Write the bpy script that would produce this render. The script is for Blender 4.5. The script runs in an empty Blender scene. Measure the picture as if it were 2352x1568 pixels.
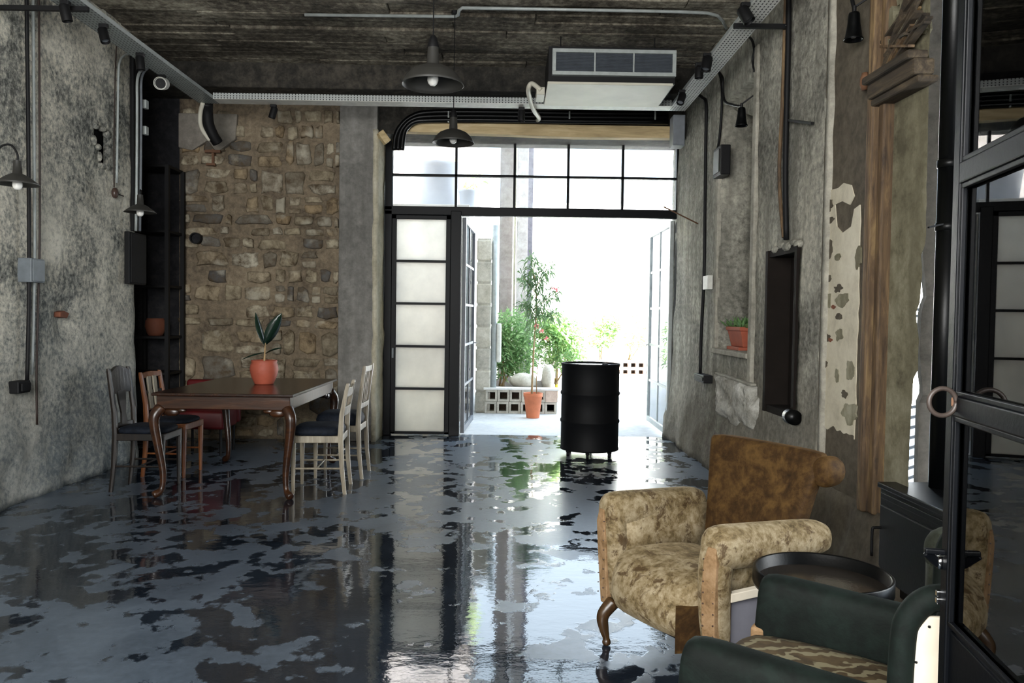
import bpy, bmesh, math, random
from mathutils import Vector, Matrix, noise

random.seed(7)
SC = bpy.context.scene
COL = SC.collection
V = Vector

# ------------------------------------------------------------------ camera
FPX, CX, CY, EYE = 1850.0, 1176.0, 784.0, 1.40
VPX, VPY, ROLL = 1165.0, 727.0, 0.0145
_d = V(((VPX - CX) / FPX, (CY - VPY) / FPX, -1.0)).normalized()     # world +Y seen by the camera
_x = V((1.0, -ROLL, 0.0)); _x = (_x - _d * _x.dot(_d)).normalized()  # world +X seen by the camera
_z = _x.cross(_d)
CAMR = Matrix((_x, _d, _z))                                          # camera axes to world axes
cd = bpy.data.cameras.new('camera')
cam = bpy.data.objects.new('camera', cd)
COL.objects.link(cam)
cd.sensor_fit = 'HORIZONTAL'
cd.sensor_width = 36.0
cd.lens = 36.0 * FPX / 2352.0
cd.clip_end = 200
M4 = CAMR.to_4x4(); M4.translation = V((0, 0, EYE))
cam.matrix_world = M4
SC.camera = cam


def ray(px, py):
    return CAMR @ V(((px - CX) / FPX, (CY - py) / FPX, -1.0))


def at(px, py, X=None, Y=None, Z=None):
    d = ray(px, py)
    if Y is not None:
        t = Y / d.y
    elif X is not None:
        t = X / d.x
    else:
        t = (Z - EYE) / d.z
    return V((0, 0, EYE)) + d * t


# ------------------------------------------------------------------ world, sun, fill lamps, exposure
w = bpy.data.worlds.new('sky')
SC.world = w
w.use_nodes = True
nt = w.node_tree
bg = nt.nodes['Background']
bg.inputs[0].default_value = (0.70, 0.85, 1.0, 1)
bg.inputs[1].default_value = 2.7

sl = bpy.data.lights.new('sun', 'SUN')
sl.energy = 78.0
sl.angle = math.radians(0.6)
sl.color = (1.0, 0.985, 0.96)
so = bpy.data.objects.new('sun', sl)
COL.objects.link(so)
so.rotation_euler = V((0.60, 0.30, -0.74)).to_track_quat('-Z', 'Y').to_euler()


def area(name, loc, direction, sx, sy, power, color, portal=False):
    l = bpy.data.lights.new(name, 'AREA')
    l.shape = 'RECTANGLE'; l.size = sx; l.size_y = sy
    l.energy = power; l.color = color
    l.cycles.is_portal = portal
    o = bpy.data.objects.new(name, l)
    COL.objects.link(o)
    o.location = loc
    o.rotation_euler = V(direction).to_track_quat('-Z', 'Z').to_euler()
    return o


area('fill_side_opening', (2.75, 2.85, 1.5), (-1, 0, 0), 0.9, 1.7, 22, (1.0, 0.97, 0.90))  # added fill lamp, lights the armchair from the right
area('fill_rear_opening', (-1.3, -0.95, 2.3), (0, 1, 0.0), 3.0, 1.9, 225, (1.0, 0.97, 0.92))  # added fill lamp behind the camera, brightens walls and furniture
area('sky_portal', (0.3, 9.62, 1.72), (0, -1, 0), 3.3, 3.4, 1.0, (1, 1, 1), True)

SC.view_settings.view_transform = 'Standard'
SC.view_settings.look = 'None'
SC.view_settings.gamma = 1.0
SC.view_settings.use_curve_mapping = False
SC.view_settings.exposure = 0.85
SC.cycles.use_denoising = True
SC.cycles.max_bounces = 10
SC.cycles.transparent_max_bounces = 24
SC.cycles.caustics_reflective = False
SC.cycles.caustics_refractive = False
SC.cycles.sample_clamp_indirect = 6.0

# ------------------------------------------------------------------ materials


def lin(h):
    h = h.lstrip('#')
    r = []
    for i in (0, 2, 4):
        c = int(h[i:i + 2], 16) / 255.0
        r.append(c / 12.92 if c <= 0.04045 else ((c + 0.055) / 1.055) ** 2.4)
    return (r[0], r[1], r[2], 1.0)


class NT:
    def __init__(s, name):
        s.m = bpy.data.materials.new(name)
        s.m.use_nodes = True
        s.t = s.m.node_tree
        s.b = s.t.nodes['Principled BSDF']
        s.out = s.t.nodes['Material Output']

    def n(s, typ, **kw):
        nd = s.t.nodes.new(typ)
        for k, v in kw.items():
            if k.startswith('i_'):
                nd.inputs[k[2:].replace('_', ' ')].default_value = v
            else:
                setattr(nd, k, v)
        return nd

    def l(s, a, b):
        s.t.links.new(a, b)

    def noise(s, vec, scale, detail=6, rough=0.6, dist=0.0):
        nd = s.n('ShaderNodeTexNoise')
        nd.inputs['Scale'].default_value = scale
        nd.inputs['Detail'].default_value = detail
        nd.inputs['Roughness'].default_value = rough
        nd.inputs['Distortion'].default_value = dist
        if vec is not None:
            s.l(vec, nd.inputs['Vector'])
        return nd.outputs['Fac']

    def ramp(s, fac, stops, interp='LINEAR'):
        nd = s.n('ShaderNodeValToRGB')
        cr = nd.color_ramp
        cr.interpolation = interp
        while len(cr.elements) < len(stops):
            cr.elements.new(0.5)
        for e, (p, c) in zip(cr.elements, stops):
            e.position = p
            e.color = lin(c) if isinstance(c, str) else (c, c, c, 1)
        s.l(fac, nd.inputs['Fac'])
        return nd.outputs['Color']

    def mix(s, fac, a, b, mode='MIX'):
        nd = s.n('ShaderNodeMix', data_type='RGBA', blend_type=mode)
        for sock, val in ((nd.inputs['Factor'], fac), (nd.inputs['A'], a), (nd.inputs['B'], b)):
            if hasattr(val, 'links') or hasattr(val, 'is_output'):
                s.l(val, sock)
            elif isinstance(val, str):
                sock.default_value = lin(val)
            else:
                sock.default_value = val
        # colour sockets of the mix node share names with the float ones; pick the colour ones explicitly
        return nd

    def cmix(s, fac, a, b, mode='MIX'):
        nd = s.n('ShaderNodeMix', data_type='RGBA', blend_type=mode)
        fi, ai, bi = nd.inputs[0], nd.inputs[6], nd.inputs[7]
        for sock, val in ((fi, fac), (ai, a), (bi, b)):
            if isinstance(val, str):
                sock.default_value = lin(val)
            elif isinstance(val, (int, float)):
                sock.default_value = val
            elif isinstance(val, tuple):
                sock.default_value = val
            else:
                s.l(val, sock)
        return nd.outputs[2]

    def math(s, op, a, b=0.5, clamp=False):
        nd = s.n('ShaderNodeMath', operation=op, use_clamp=clamp)
        for sock, val in ((nd.inputs[0], a), (nd.inputs[1], b)):
            if isinstance(val, (int, float)):
                sock.default_value = val
            else:
                s.l(val, sock)
        return nd.outputs[0]

    def coord(s, kind='Object', scale=(1, 1, 1), loc=(0, 0, 0)):
        tc = s.n('ShaderNodeTexCoord')
        mp = s.n('ShaderNodeMapping')
        mp.inputs['Scale'].default_value = scale
        mp.inputs['Location'].default_value = loc
        s.l(tc.outputs[kind], mp.inputs['Vector'])
        return mp.outputs['Vector']

    def bump(s, height, strength=0.5, dist=0.02):
        nd = s.n('ShaderNodeBump')
        nd.inputs['Strength'].default_value = strength
        nd.inputs['Distance'].default_value = dist
        s.l(height, nd.inputs['Height'])
        s.l(nd.outputs['Normal'], s.b.inputs['Normal'])
        return nd


def flat(name, c, rough=0.6, metal=0.0, spec=0.5, var=0.12, nscale=9.0, bump=0.0):
    t = NT(name)
    co = t.coord()
    f = t.noise(co, nscale, 5)
    base = lin(c)
    dk = tuple(x * (1 - var * 2) for x in base[:3]) + (1,)
    lt = tuple(min(1, x * (1 + var)) for x in base[:3]) + (1,)
    r = t.n('ShaderNodeMapRange')
    r.inputs['From Min'].default_value = 0.3
    r.inputs['From Max'].default_value = 0.7
    t.l(f, r.inputs['Value'])
    t.l(t.cmix(r.outputs['Result'], dk, lt), t.b.inputs['Base Color'])
    t.b.inputs['Roughness'].default_value = rough
    t.b.inputs['Metallic'].default_value = metal
    t.b.inputs['Specular IOR Level'].default_value = spec
    if bump:
        t.bump(t.noise(co, nscale * 6, 6), bump, 0.01)
    return t.m


def plaster(name, stops, big=1.1, fine=16.0, bump=0.5, bdist=0.02, rough=0.9, streak=None, low=None, spots=None):
    """stops: three colours dark to light; low: (colour, z0, z1) blended in towards the floor; streak: stretched grain."""
    t = NT(name)
    co = t.coord('Object', (1, 1, 1))
    a = t.noise(co, big, 8, 0.62, 0.4)
    b = t.noise(co, fine, 9, 0.72, 0.2)
    m = t.math('ADD', t.math('MULTIPLY', a, 0.50), t.math('MULTIPLY', b, 0.50))
    c = t.ramp(m, stops)
    if streak:
        cs = t.coord('Object', streak[0])
        sf = t.ramp(t.noise(cs, streak[1], 6, 0.6), [(0.42, 0.0), (0.62, 1.0)])
        c = t.cmix(t.math('MULTIPLY', sf, streak[3]), c, streak[2])
    if low:
        sp = t.n('ShaderNodeSeparateXYZ')
        tc = t.n('ShaderNodeTexCoord')
        t.l(tc.outputs['Object'], sp.inputs[0])
        z = t.math('ADD', sp.outputs['Z'], t.math('MULTIPLY', t.math('SUBTRACT', t.noise(co, 2.2, 6, 0.7), 0.5), 1.1))
        mr = t.n('ShaderNodeMapRange')
        mr.inputs['From Min'].default_value = low[1]
        mr.inputs['From Max'].default_value = low[2]
        mr.inputs['To Min'].default_value = low[3]
        mr.inputs['To Max'].default_value = 0.0
        t.l(z, mr.inputs['Value'])
        c = t.cmix(mr.outputs['Result'], c, low[0])
    if spots:
        f2 = t.ramp(t.noise(co, spots[0], 7, 0.65), [(spots[1], 0.0), (spots[1] + 0.05, 1.0)])
        c = t.cmix(t.math('MULTIPLY', f2, spots[3]), c, spots[2])
    t.l(c, t.b.inputs['Base Color'])
    t.b.inputs['Roughness'].default_value = rough
    t.b.inputs['Specular IOR Level'].default_value = 0.25
    h = t.math('ADD', t.math('MULTIPLY', b, 0.8), t.math('MULTIPLY', t.noise(co, fine * 3.1, 6, 0.7), 0.4))
    t.bump(h, bump, bdist)
    return t.m


def wood(name, c1, c2, c3, axis='X', rough=0.4, scale=6.0, spec=0.5):
    t = NT(name)
    sc = {'X': (0.12, 1, 1), 'Y': (1, 0.12, 1), 'Z': (1, 1, 0.12)}[axis]
    co = t.coord('Object', sc)
    a = t.noise(co, scale * 4, 8, 0.65, 0.6)
    b = t.noise(co, scale * 0.7, 4)
    m = t.math('ADD', t.math('MULTIPLY', a, 0.65), t.math('MULTIPLY', b, 0.35))
    t.l(t.ramp(m, [(0.34, c1), (0.5, c2), (0.66, c3)]), t.b.inputs['Base Color'])
    t.b.inputs['Roughness'].default_value = rough
    t.b.inputs['Specular IOR Level'].default_value = spec
    t.bump(a, 0.25, 0.006)
    return t.m


def metal(name, c, rough=0.35, metallic=0.0, spec=0.5):
    return flat(name, c, rough, metallic, spec, 0.10, 14.0, 0.06)


def glass(name, tint=(0.97, 0.98, 0.98), ior=1.45, haze=0.0):
    """thin pane: straight-through transmission plus mirror reflection by Fresnel"""
    t = NT(name)
    t.t.nodes.remove(t.b)
    tr = t.n('ShaderNodeBsdfTransparent'); tr.inputs['Color'].default_value = tint + (1,)
    gl = t.n('ShaderNodeBsdfGlossy'); gl.inputs['Roughness'].default_value = 0.01
    fr = t.n('ShaderNodeFresnel'); fr.inputs['IOR'].default_value = ior
    mx = t.n('ShaderNodeMixShader')
    t.l(fr.outputs[0], mx.inputs[0]); t.l(tr.outputs[0], mx.inputs[1]); t.l(gl.outputs[0], mx.inputs[2])
    last = mx.outputs[0]
    if haze:
        tl = t.n('ShaderNodeBsdfTranslucent'); tl.inputs['Color'].default_value = (0.9, 0.92, 0.95, 1)
        co = t.coord()
        f = t.math('MULTIPLY', t.noise(co, 1.3, 5), haze * 2)
        m2 = t.n('ShaderNodeMixShader')
        t.l(f, m2.inputs[0]); t.l(last, m2.inputs[1]); t.l(tl.outputs[0], m2.inputs[2])
        last = m2.outputs[0]
    t.l(last, t.out.inputs['Surface'])
    return t.m


def frosted(name, c):
    t = NT(name)
    t.t.nodes.remove(t.b)
    tl = t.n('ShaderNodeBsdfTranslucent')
    co = t.coord()
    t.l(t.ramp(t.noise(co, 1.6, 7, 0.6), [(0.35, c[0]), (0.65, c[1])]), tl.inputs['Color'])
    di = t.n('ShaderNodeBsdfDiffuse'); di.inputs['Color'].default_value = lin(c[1])
    gl = t.n('ShaderNodeBsdfGlossy'); gl.inputs['Roughness'].default_value = 0.35
    m1 = t.n('ShaderNodeMixShader'); m1.inputs[0].default_value = 0.12
    t.l(tl.outputs[0], m1.inputs[1]); t.l(di.outputs[0], m1.inputs[2])
    m2 = t.n('ShaderNodeMixShader'); m2.inputs[0].default_value = 0.06
    t.l(m1.outputs[0], m2.inputs[1]); t.l(gl.outputs[0], m2.inputs[2])
    t.l(m2.outputs[0], t.out.inputs['Surface'])
    return t.m


def velvet(name, c1, c2, c3, scale=9.0, sheen=0.6, worn=None):
    t = NT(name)
    co = t.coord()
    a = t.noise(co, scale, 8, 0.68, 0.8)
    b = t.noise(co, scale * 3.6, 6, 0.7)
    m = t.math('ADD', t.math('MULTIPLY', a, 0.6), t.math('MULTIPLY', b, 0.4))
    c = t.ramp(m, [(0.36, c1), (0.47, c2), (0.60, c3)])
    if worn:
        f = t.ramp(t.noise(co, scale * 1.5, 7, 0.75, 0.5), [(0.53, 0.0), (0.60, 1.0)])
        c = t.cmix(t.math('MULTIPLY', f, 0.85), c, worn)
    t.l(c, t.b.inputs['Base Color'])
    t.b.inputs['Roughness'].default_value = 0.75
    t.b.inputs['Specular IOR Level'].default_value = 0.2
    t.b.inputs['Sheen Weight'].default_value = sheen
    t.b.inputs['Sheen Roughness'].default_value = 0.4
    t.b.inputs['Sheen Tint'].default_value = lin(c3)
    t.bump(m, 0.35, 0.01)
    return t.m


def leafmat(name, c1, c2, rough=0.45, trans=0.35):
    t = NT(name)
    oi = t.n('ShaderNodeObjectInfo')
    co = t.coord()
    t.l(t.ramp(t.noise(co, 4.0, 4), [(0.35, c1), (0.65, c2)]), t.b.inputs['Base Color'])
    t.b.inputs['Roughness'].default_value = rough
    if trans:
        tl = t.n('ShaderNodeBsdfTranslucent'); tl.inputs['Color'].default_value = lin(c2)
        mx = t.n('ShaderNodeMixShader'); mx.inputs[0].default_value = trans
        t.l(t.b.outputs[0], mx.inputs[1]); t.l(tl.outputs[0], mx.inputs[2])
        t.l(mx.outputs[0], t.out.inputs['Surface'])
    return t.m


def floor_material():
    t = NT('wet_concrete')
    co = t.coord('Object', (1.0, 1.0, 1.0))
    # dry islands in a film of water: large soft regions that decide how broken up the film is, and hard-edged blobs
    big = t.noise(t.coord('Object', (0.9, 0.6, 1.0), (3.1, 1.7, 0)), 0.9, 3, 0.5, 0.5)
    blob = t.noise(t.coord('Object', (1.2, 1.0, 1.0), (0.4, 5.2, 0)), 3.1, 6, 0.55, 0.25)
    small = t.noise(t.coord('Object', (1.1, 1.0, 1.0), (2.4, 0.7, 0)), 8.5, 4, 0.5, 0.2)
    m = t.math('ADD', t.math('MULTIPLY', big, 0.34), t.math('ADD', t.math('MULTIPLY', blob, 0.44), t.math('MULTIPLY', small, 0.22)))
    sp = t.n('ShaderNodeSeparateXYZ'); tc = t.n('ShaderNodeTexCoord'); t.l(tc.outputs['Object'], sp.inputs[0])
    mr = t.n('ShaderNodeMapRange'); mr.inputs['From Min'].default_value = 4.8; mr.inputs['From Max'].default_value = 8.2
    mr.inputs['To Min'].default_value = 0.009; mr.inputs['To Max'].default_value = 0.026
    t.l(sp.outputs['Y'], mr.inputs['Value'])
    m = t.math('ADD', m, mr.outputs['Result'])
    dry = t.ramp(m, [(0.503, 0.0), (0.520, 1.0)])
    fine = t.noise(co, 26.0, 8, 0.7)
    stain = t.noise(co, 1.7, 7, 0.6, 0.8)
    wetc = t.ramp(stain, [(0.3, '#12171e'), (0.7, '#242c36')])
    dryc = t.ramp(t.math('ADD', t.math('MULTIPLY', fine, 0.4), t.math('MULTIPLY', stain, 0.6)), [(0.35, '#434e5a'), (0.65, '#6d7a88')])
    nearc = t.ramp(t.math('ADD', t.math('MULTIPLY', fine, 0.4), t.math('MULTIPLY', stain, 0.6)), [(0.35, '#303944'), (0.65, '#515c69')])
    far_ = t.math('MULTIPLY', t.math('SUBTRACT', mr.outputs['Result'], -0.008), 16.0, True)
    dryc = t.cmix(far_, nearc, dryc)  # dry colour lightens towards the doorway, imitating its blurred reflection
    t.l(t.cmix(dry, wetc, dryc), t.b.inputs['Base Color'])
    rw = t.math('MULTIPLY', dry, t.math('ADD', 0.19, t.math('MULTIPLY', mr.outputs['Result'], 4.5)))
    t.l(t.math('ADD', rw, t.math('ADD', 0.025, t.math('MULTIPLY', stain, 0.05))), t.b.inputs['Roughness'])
    t.b.inputs['IOR'].default_value = 1.62
    t.b.inputs['Specular IOR Level'].default_value = 0.5
    rip = t.noise(t.coord('Object', (1.0, 1.6, 1.0)), 8.0, 4, 0.55)
    h = t.math('ADD', t.math('MULTIPLY', rip, 0.8), t.math('MULTIPLY', t.math('MULTIPLY', fine, dry), 0.35))
    h = t.math('ADD', h, t.math('MULTIPLY', dry, 0.12))
    t.bump(h, 0.10, 0.012)
    return t.m


M = {}
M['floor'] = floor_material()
M['left'] = plaster('left_wall_plaster', [(0.39, '#545653'), (0.45, '#92928a'), (0.51, '#cbc7b8'), (0.58, '#f1ecdc')], 1.1, 24, 0.9, 0.03,
                    low=('#7f8b92', 0.3, 1.6, 0.55))
M['right'] = plaster('right_wall_plaster', [(0.38, '#4d4a43'), (0.46, '#7f7d74'), (0.53, '#a5a296'), (0.62, '#ccc8b8')], 1.0, 20, 0.6, 0.02,
                     streak=((3, 3, 0.35), 2.2, '#6a685f', 0.6), low=('#5d564a', 0.4, 1.2, 0.65))
M['mortar'] = plaster('earth_mortar', [(0.36, '#544a3f'), (0.47, '#7f7260'), (0.56, '#978872'), (0.66, '#b0a38b')], 1.3, 18, 0.8, 0.03)
M['column'] = plaster('grey_cement_render', [(0.36, '#64635f'), (0.5, '#878580'), (0.64, '#9f9d98')], 0.8, 12, 0.3, 0.01,
                      streak=((4, 4, 0.5), 2.0, '#62605c', 0.5))
M['reveal'] = plaster('pale_reveal_plaster', [(0.36, '#a09a86'), (0.5, '#c4bda6'), (0.64, '#d9d3c0')], 2.0, 16, 0.5, 0.02)
M['ceil'] = plaster('board_marked_concrete', [(0.38, '#322f29'), (0.47, '#665f54'), (0.55, '#9a9383'), (0.66, '#d0cab6')], 1.2, 16, 0.8, 0.03,
                    streak=((0.25, 6, 1), 1.6, '#2f2c26', 0.5))
M['beam'] = plaster('sooty_concrete', [(0.38, '#1d1c1b'), (0.5, '#34322e'), (0.64, '#57524a')], 1.0, 12, 0.5, 0.02)
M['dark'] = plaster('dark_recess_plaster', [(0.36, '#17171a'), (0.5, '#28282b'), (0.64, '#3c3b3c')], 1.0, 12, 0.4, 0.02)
M['paint'] = plaster('old_cream_paint', [(0.36, '#a79f8b'), (0.5, '#c6bea9'), (0.64, '#d6cfbb')], 1.5, 9, 0.2, 0.006, rough=0.6)
M['stucco'] = plaster('brown_undercoat', [(0.36, '#3d3830'), (0.5, '#575045'), (0.64, '#6b6355')], 1.4, 16, 0.3, 0.01)
M['panelplaster'] = plaster('mouldy_green_plaster', [(0.36, '#4d493b'), (0.46, '#77725d'), (0.55, '#8f8b76'), (0.66, '#aaa592')], 1.3, 9, 0.4, 0.012,
                            streak=((4, 4, 0.4), 1.7, '#5f5a48', 0.6))
M['whitewall'] = plaster('white_courtyard_wall', [(0.36, '#c9c8c4'), (0.5, '#e2e1dd'), (0.64, '#efeeea')], 0.8, 9, 0.2, 0.01)
M['ground'] = plaster('pale_courtyard_concrete', [(0.36, '#b4b6b8'), (0.5, '#cdcecf'), (0.64, '#dcdcdb')], 0.7, 12, 0.2, 0.01)
M['rubble'] = plaster('door_lit_limewash', [(0.36, '#8a867b'), (0.46, '#bab7ac'), (0.55, '#dddbd2'), (0.66, '#f2f0ea')], 2.4, 13, 0.9, 0.05)  # limewash, colour raised to near white for raking door light
M['black'] = metal('black_steel', '#06080c', 0.45, 0, 0.15)
M['blackmatt'] = metal('matt_black_iron', '#0b0b0d', 0.6, 0, 0.3)
M['stove'] = metal('black_stove_steel', '#050607', 0.36, 0, 0.25)
M['drum'] = metal('black_painted_drum', '#08090c', 0.62, 0.0, 0.2)
M['galv'] = metal('galvanised_steel', '#aab0ae', 0.45, 0.2)
M['white'] = metal('white_enamel', '#d9d8d0', 0.45)
M['offwhite'] = flat('yellowed_white_sheet', '#cfcbbb', 0.5, var=0.06, nscale=3)
M['grey'] = metal('grey_plastic', '#71767c', 0.5)
M['greybox'] = metal('grey_enclosure', '#6c7378', 0.5)
M['shade'] = metal('dark_grey_lampshade', '#33322f', 0.5)
M['shadein'] = metal('lampshade_inner', '#1a1c1e', 0.5)
M['bulb'] = flat('opal_glass_bulb', '#f2f0ea', 0.2, var=0.02)
M['chrome'] = flat('chrome', '#c8c8c8', 0.12, 1.0, var=0.02)
M['copper'] = metal('rusty_iron', '#6b4a33', 0.7)
M['ring'] = metal('worn_iron_ring', '#3d342f', 0.45)
M['brown'] = metal('brown_cable', '#2e211b', 0.6)
M['mahog'] = wood('dark_mahogany', '#120905', '#24130b', '#381f10', 'Y', 0.22)
M['mahogx'] = wood('dark_mahogany_apron', '#170c06', '#301b0e', '#4a2c17', 'X', 0.28)
M['darkwood'] = wood('dark_chair_wood', '#0c0907', '#17110d', '#261d16', 'Z', 0.4)
M['orangewood'] = wood('honey_chair_wood', '#43230f', '#6b3d1e', '#8a562e', 'Z', 0.35)
M['palewood'] = wood('bleached_chair_wood', '#5d5548', '#857c6b', '#a69d8a', 'Z', 0.4)
M['trimwood'] = wood('weathered_ochre_trim', '#2a2019', '#604c36', '#8c744f', 'Z', 0.75, 8)
M['beamwood'] = wood('raw_lintel_wood', '#a8926c', '#cdb68a', '#e6d3ab', 'X', 0.8, 5)
M['greywood'] = wood('weathered_grey_wood', '#1d1812', '#3c3225', '#5d503d', 'Y', 0.85, 9)
M['legwood'] = wood('waxed_leg_wood', '#1d130a', '#3a2815', '#5a4126', 'Z', 0.3)
M['navy'] = velvet('navy_seat_cloth', '#0a0d14', '#11161f', '#1a202b', 14, 0.2)
M['gold'] = velvet('worn_gold_velvet', '#33270f', '#756548', '#a09277', 10, 0.35, worn='#412f1b')
M['goldback'] = velvet('brown_gold_velvet', '#221607', '#36240f', '#523c1d', 7, 0.45)
M['goldfacing'] = velvet('tan_facing_cloth', '#6a5338', '#886c4d', '#9c8061', 12, 0.2)
M['green'] = velvet('dark_green_velvet', '#060b09', '#0a110e', '#111b17', 8, 0.5)
M['sage'] = velvet('grey_green_velvet', '#23261f', '#30332b', '#3d4138', 8, 0.35)
M['muslin'] = flat('unbleached_muslin', '#d6cbb8', 0.9, var=0.08, nscale=6)
M['greymuslin'] = flat('grey_lining_cloth', '#6b6a72', 0.9, var=0.08, nscale=5)
M['redcloth'] = flat('deep_red_vinyl', '#5c0d11', 0.5, var=0.1)
M['terra'] = flat('terracotta', '#cf7a54', 0.75, var=0.12, nscale=6, bump=0.2)
M['terrapink'] = flat('pinkish_terracotta', '#a8523c', 0.6, var=0.1, nscale=6, bump=0.2)
M['planter'] = flat('red_clay_trough', '#a5543c', 0.7, var=0.1)
M['soil'] = flat('soil', '#3a2d22', 0.95, var=0.3, nscale=40, bump=0.5)
M['leafdark'] = leafmat('rubber_plant_leaf', '#10201a', '#1d3527', 0.25, 0.12)
M['leaf1'] = leafmat('oleander_leaf', '#7c9c64', '#bcd6a0')
M['leaf4'] = leafmat('shaded_oleander_leaf', '#3f5a3c', '#6d8a5c')
M['leaf2'] = leafmat('bush_leaf', '#52784a', '#8cb074')
M['leaf3'] = leafmat('yellow_green_leaf', '#98b46c', '#cadc9c')
M['flower'] = leafmat('pink_flower', '#d4606a', '#ef8d8d', 0.6, 0.3)
M['bark'] = flat('pale_stem', '#a58a63', 0.8, var=0.15, nscale=20)
M['block'] = plaster('cinder_block', [(0.36, '#99958a'), (0.5, '#bab5a9'), (0.64, '#d2cdc1')], 3.0, 22, 0.6, 0.01)
M['paleblock'] = plaster('pink_cinder_block', [(0.36, '#b09a8c'), (0.5, '#c9b5a6'), (0.64, '#d8c8ba')], 3.0, 22, 0.4, 0.01)
M['rock'] = plaster('pale_rock', [(0.36, '#aaa394'), (0.5, '#c8c2b4'), (0.64, '#ddd8cc')], 4.0, 14, 0.6, 0.02)
M['tub'] = flat('white_tub_plastic', '#d8dbe4', 0.4, var=0.03)
M['trunk'] = plaster('grey_column', [(0.36, '#86807c'), (0.5, '#a09a98'), (0.64, '#b5b0b0')], 1.0, 10, 0.3, 0.01)
M['trunk2'] = plaster('dark_grey_column', [(0.36, '#57535a'), (0.5, '#6e6a72'), (0.64, '#87838b')], 1.0, 10, 0.3, 0.01)
M['yellow'] = flat('yellow_plastic', '#e0c23c', 0.5, var=0.05)
M['glass'] = glass('window_glass', haze=0.03)
M['doorglass'] = glass('door_glass', (0.80, 0.84, 0.84), 1.75)
M['trayglass'] = glass('smoked_glass', (0.30, 0.28, 0.25), 1.5)
M['frost'] = frosted('frosted_glass', ('#d2d1cb', '#efede6'))
M['brick'] = flat('red_brick_chip', '#7a4a36', 0.9, var=0.2, bump=0.4)
M['porcelain'] = flat('brown_porcelain', '#4a3a33', 0.3, var=0.1)
M['cloth'] = None
M['edge'] = plaster('worn_edge_plaster', [(0.36, '#7d7a70'), (0.5, '#a19d91'), (0.64, '#beb9ab')], 2.0, 16, 0.5, 0.02)
M['post'] = plaster('pale_grey_post', [(0.36, '#8f8d87'), (0.5, '#b3b0a9'), (0.64, '#ccc9c1')], 2.0, 16, 0.4, 0.01)
M['hole'] = flat('hole_shade_black', '#0a0a0a', 0.95, 0, 0.05)  # shade of a deep hole as a flat near-black colour
M['patch'] = plaster('warm_grey_render', [(0.36, '#67625b'), (0.5, '#847e75'), (0.64, '#9b958a')], 1.0, 12, 0.4, 0.01)
M['darkmatt'] = flat('dark_timber', '#1d1815', 0.85, 0, 0.15)  # even, very dark matt timber colour


def stone_mat():
    t = NT('rubble_stone')
    oi = t.n('ShaderNodeObjectInfo')
    base = t.ramp(oi.outputs['Random'], [(0.0, '#5b5b5c'), (0.10, '#706e6a'), (0.2, '#968c78'), (0.4, '#ab9f86'), (0.6, '#bfb59e'),
                                         (0.78, '#a38c6b'), (0.9, '#a19886'), (1.0, '#cfc8b4')])
    co = t.coord()
    f = t.noise(co, 9.0, 8, 0.7, 0.3)
    c = t.cmix(t.ramp(f, [(0.36, 0.0), (0.62, 1.0)]), '#5c4f3e', base)
    c2 = t.cmix(t.ramp(t.noise(co, 3.0, 5), [(0.55, 0.0), (0.68, 0.6)]), c, '#c8c2b0')
    t.l(c2, t.b.inputs['Base Color'])
    t.b.inputs['Roughness'].default_value = 0.92
    t.b.inputs['Specular IOR Level'].default_value = 0.2
    t.bump(t.noise(co, 30.0, 8, 0.7), 0.7, 0.015)
    return t.m


M['stone'] = stone_mat()


def pattern_cloth():
    t = NT('patterned_seat_cloth')
    co = t.coord('Object', (1, 1, 0.05))
    wv = t.n('ShaderNodeTexWave', wave_type='BANDS', bands_direction='DIAGONAL')
    wv.inputs['Scale'].default_value = 7.0
    wv.inputs['Distortion'].default_value = 7.0
    wv.inputs['Detail'].default_value = 2.0
    wv.inputs['Detail Scale'].default_value = 2.5
    t.l(co, wv.inputs['Vector'])
    f = t.ramp(wv.outputs['Fac'], [(0.62, 0.0), (0.80, 1.0)])
    g = t.ramp(t.noise(co, 14, 5), [(0.4, '#3f321f'), (0.6, '#5a4a30')])
    t.l(t.cmix(f, g, '#857d62'), t.b.inputs['Base Color'])
    t.b.inputs['Roughness'].default_value = 0.85
    return t.m


M['cloth'] = pattern_cloth()


def perforated():
    """white perforated sheet: rows of dark slots"""
    t = NT('perforated_white_sheet')
    t.b.inputs['Base Color'].default_value = lin('#cfd0ca')
    t.b.inputs['Roughness'].default_value = 0.5
    return t.m


M['perf'] = perforated()

# ------------------------------------------------------------------ mesh helpers


def wmat(o):
    m = Matrix.Identity(4)
    while o is not None:
        m = o.matrix_basis @ m
        o = o.parent
    return m


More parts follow.
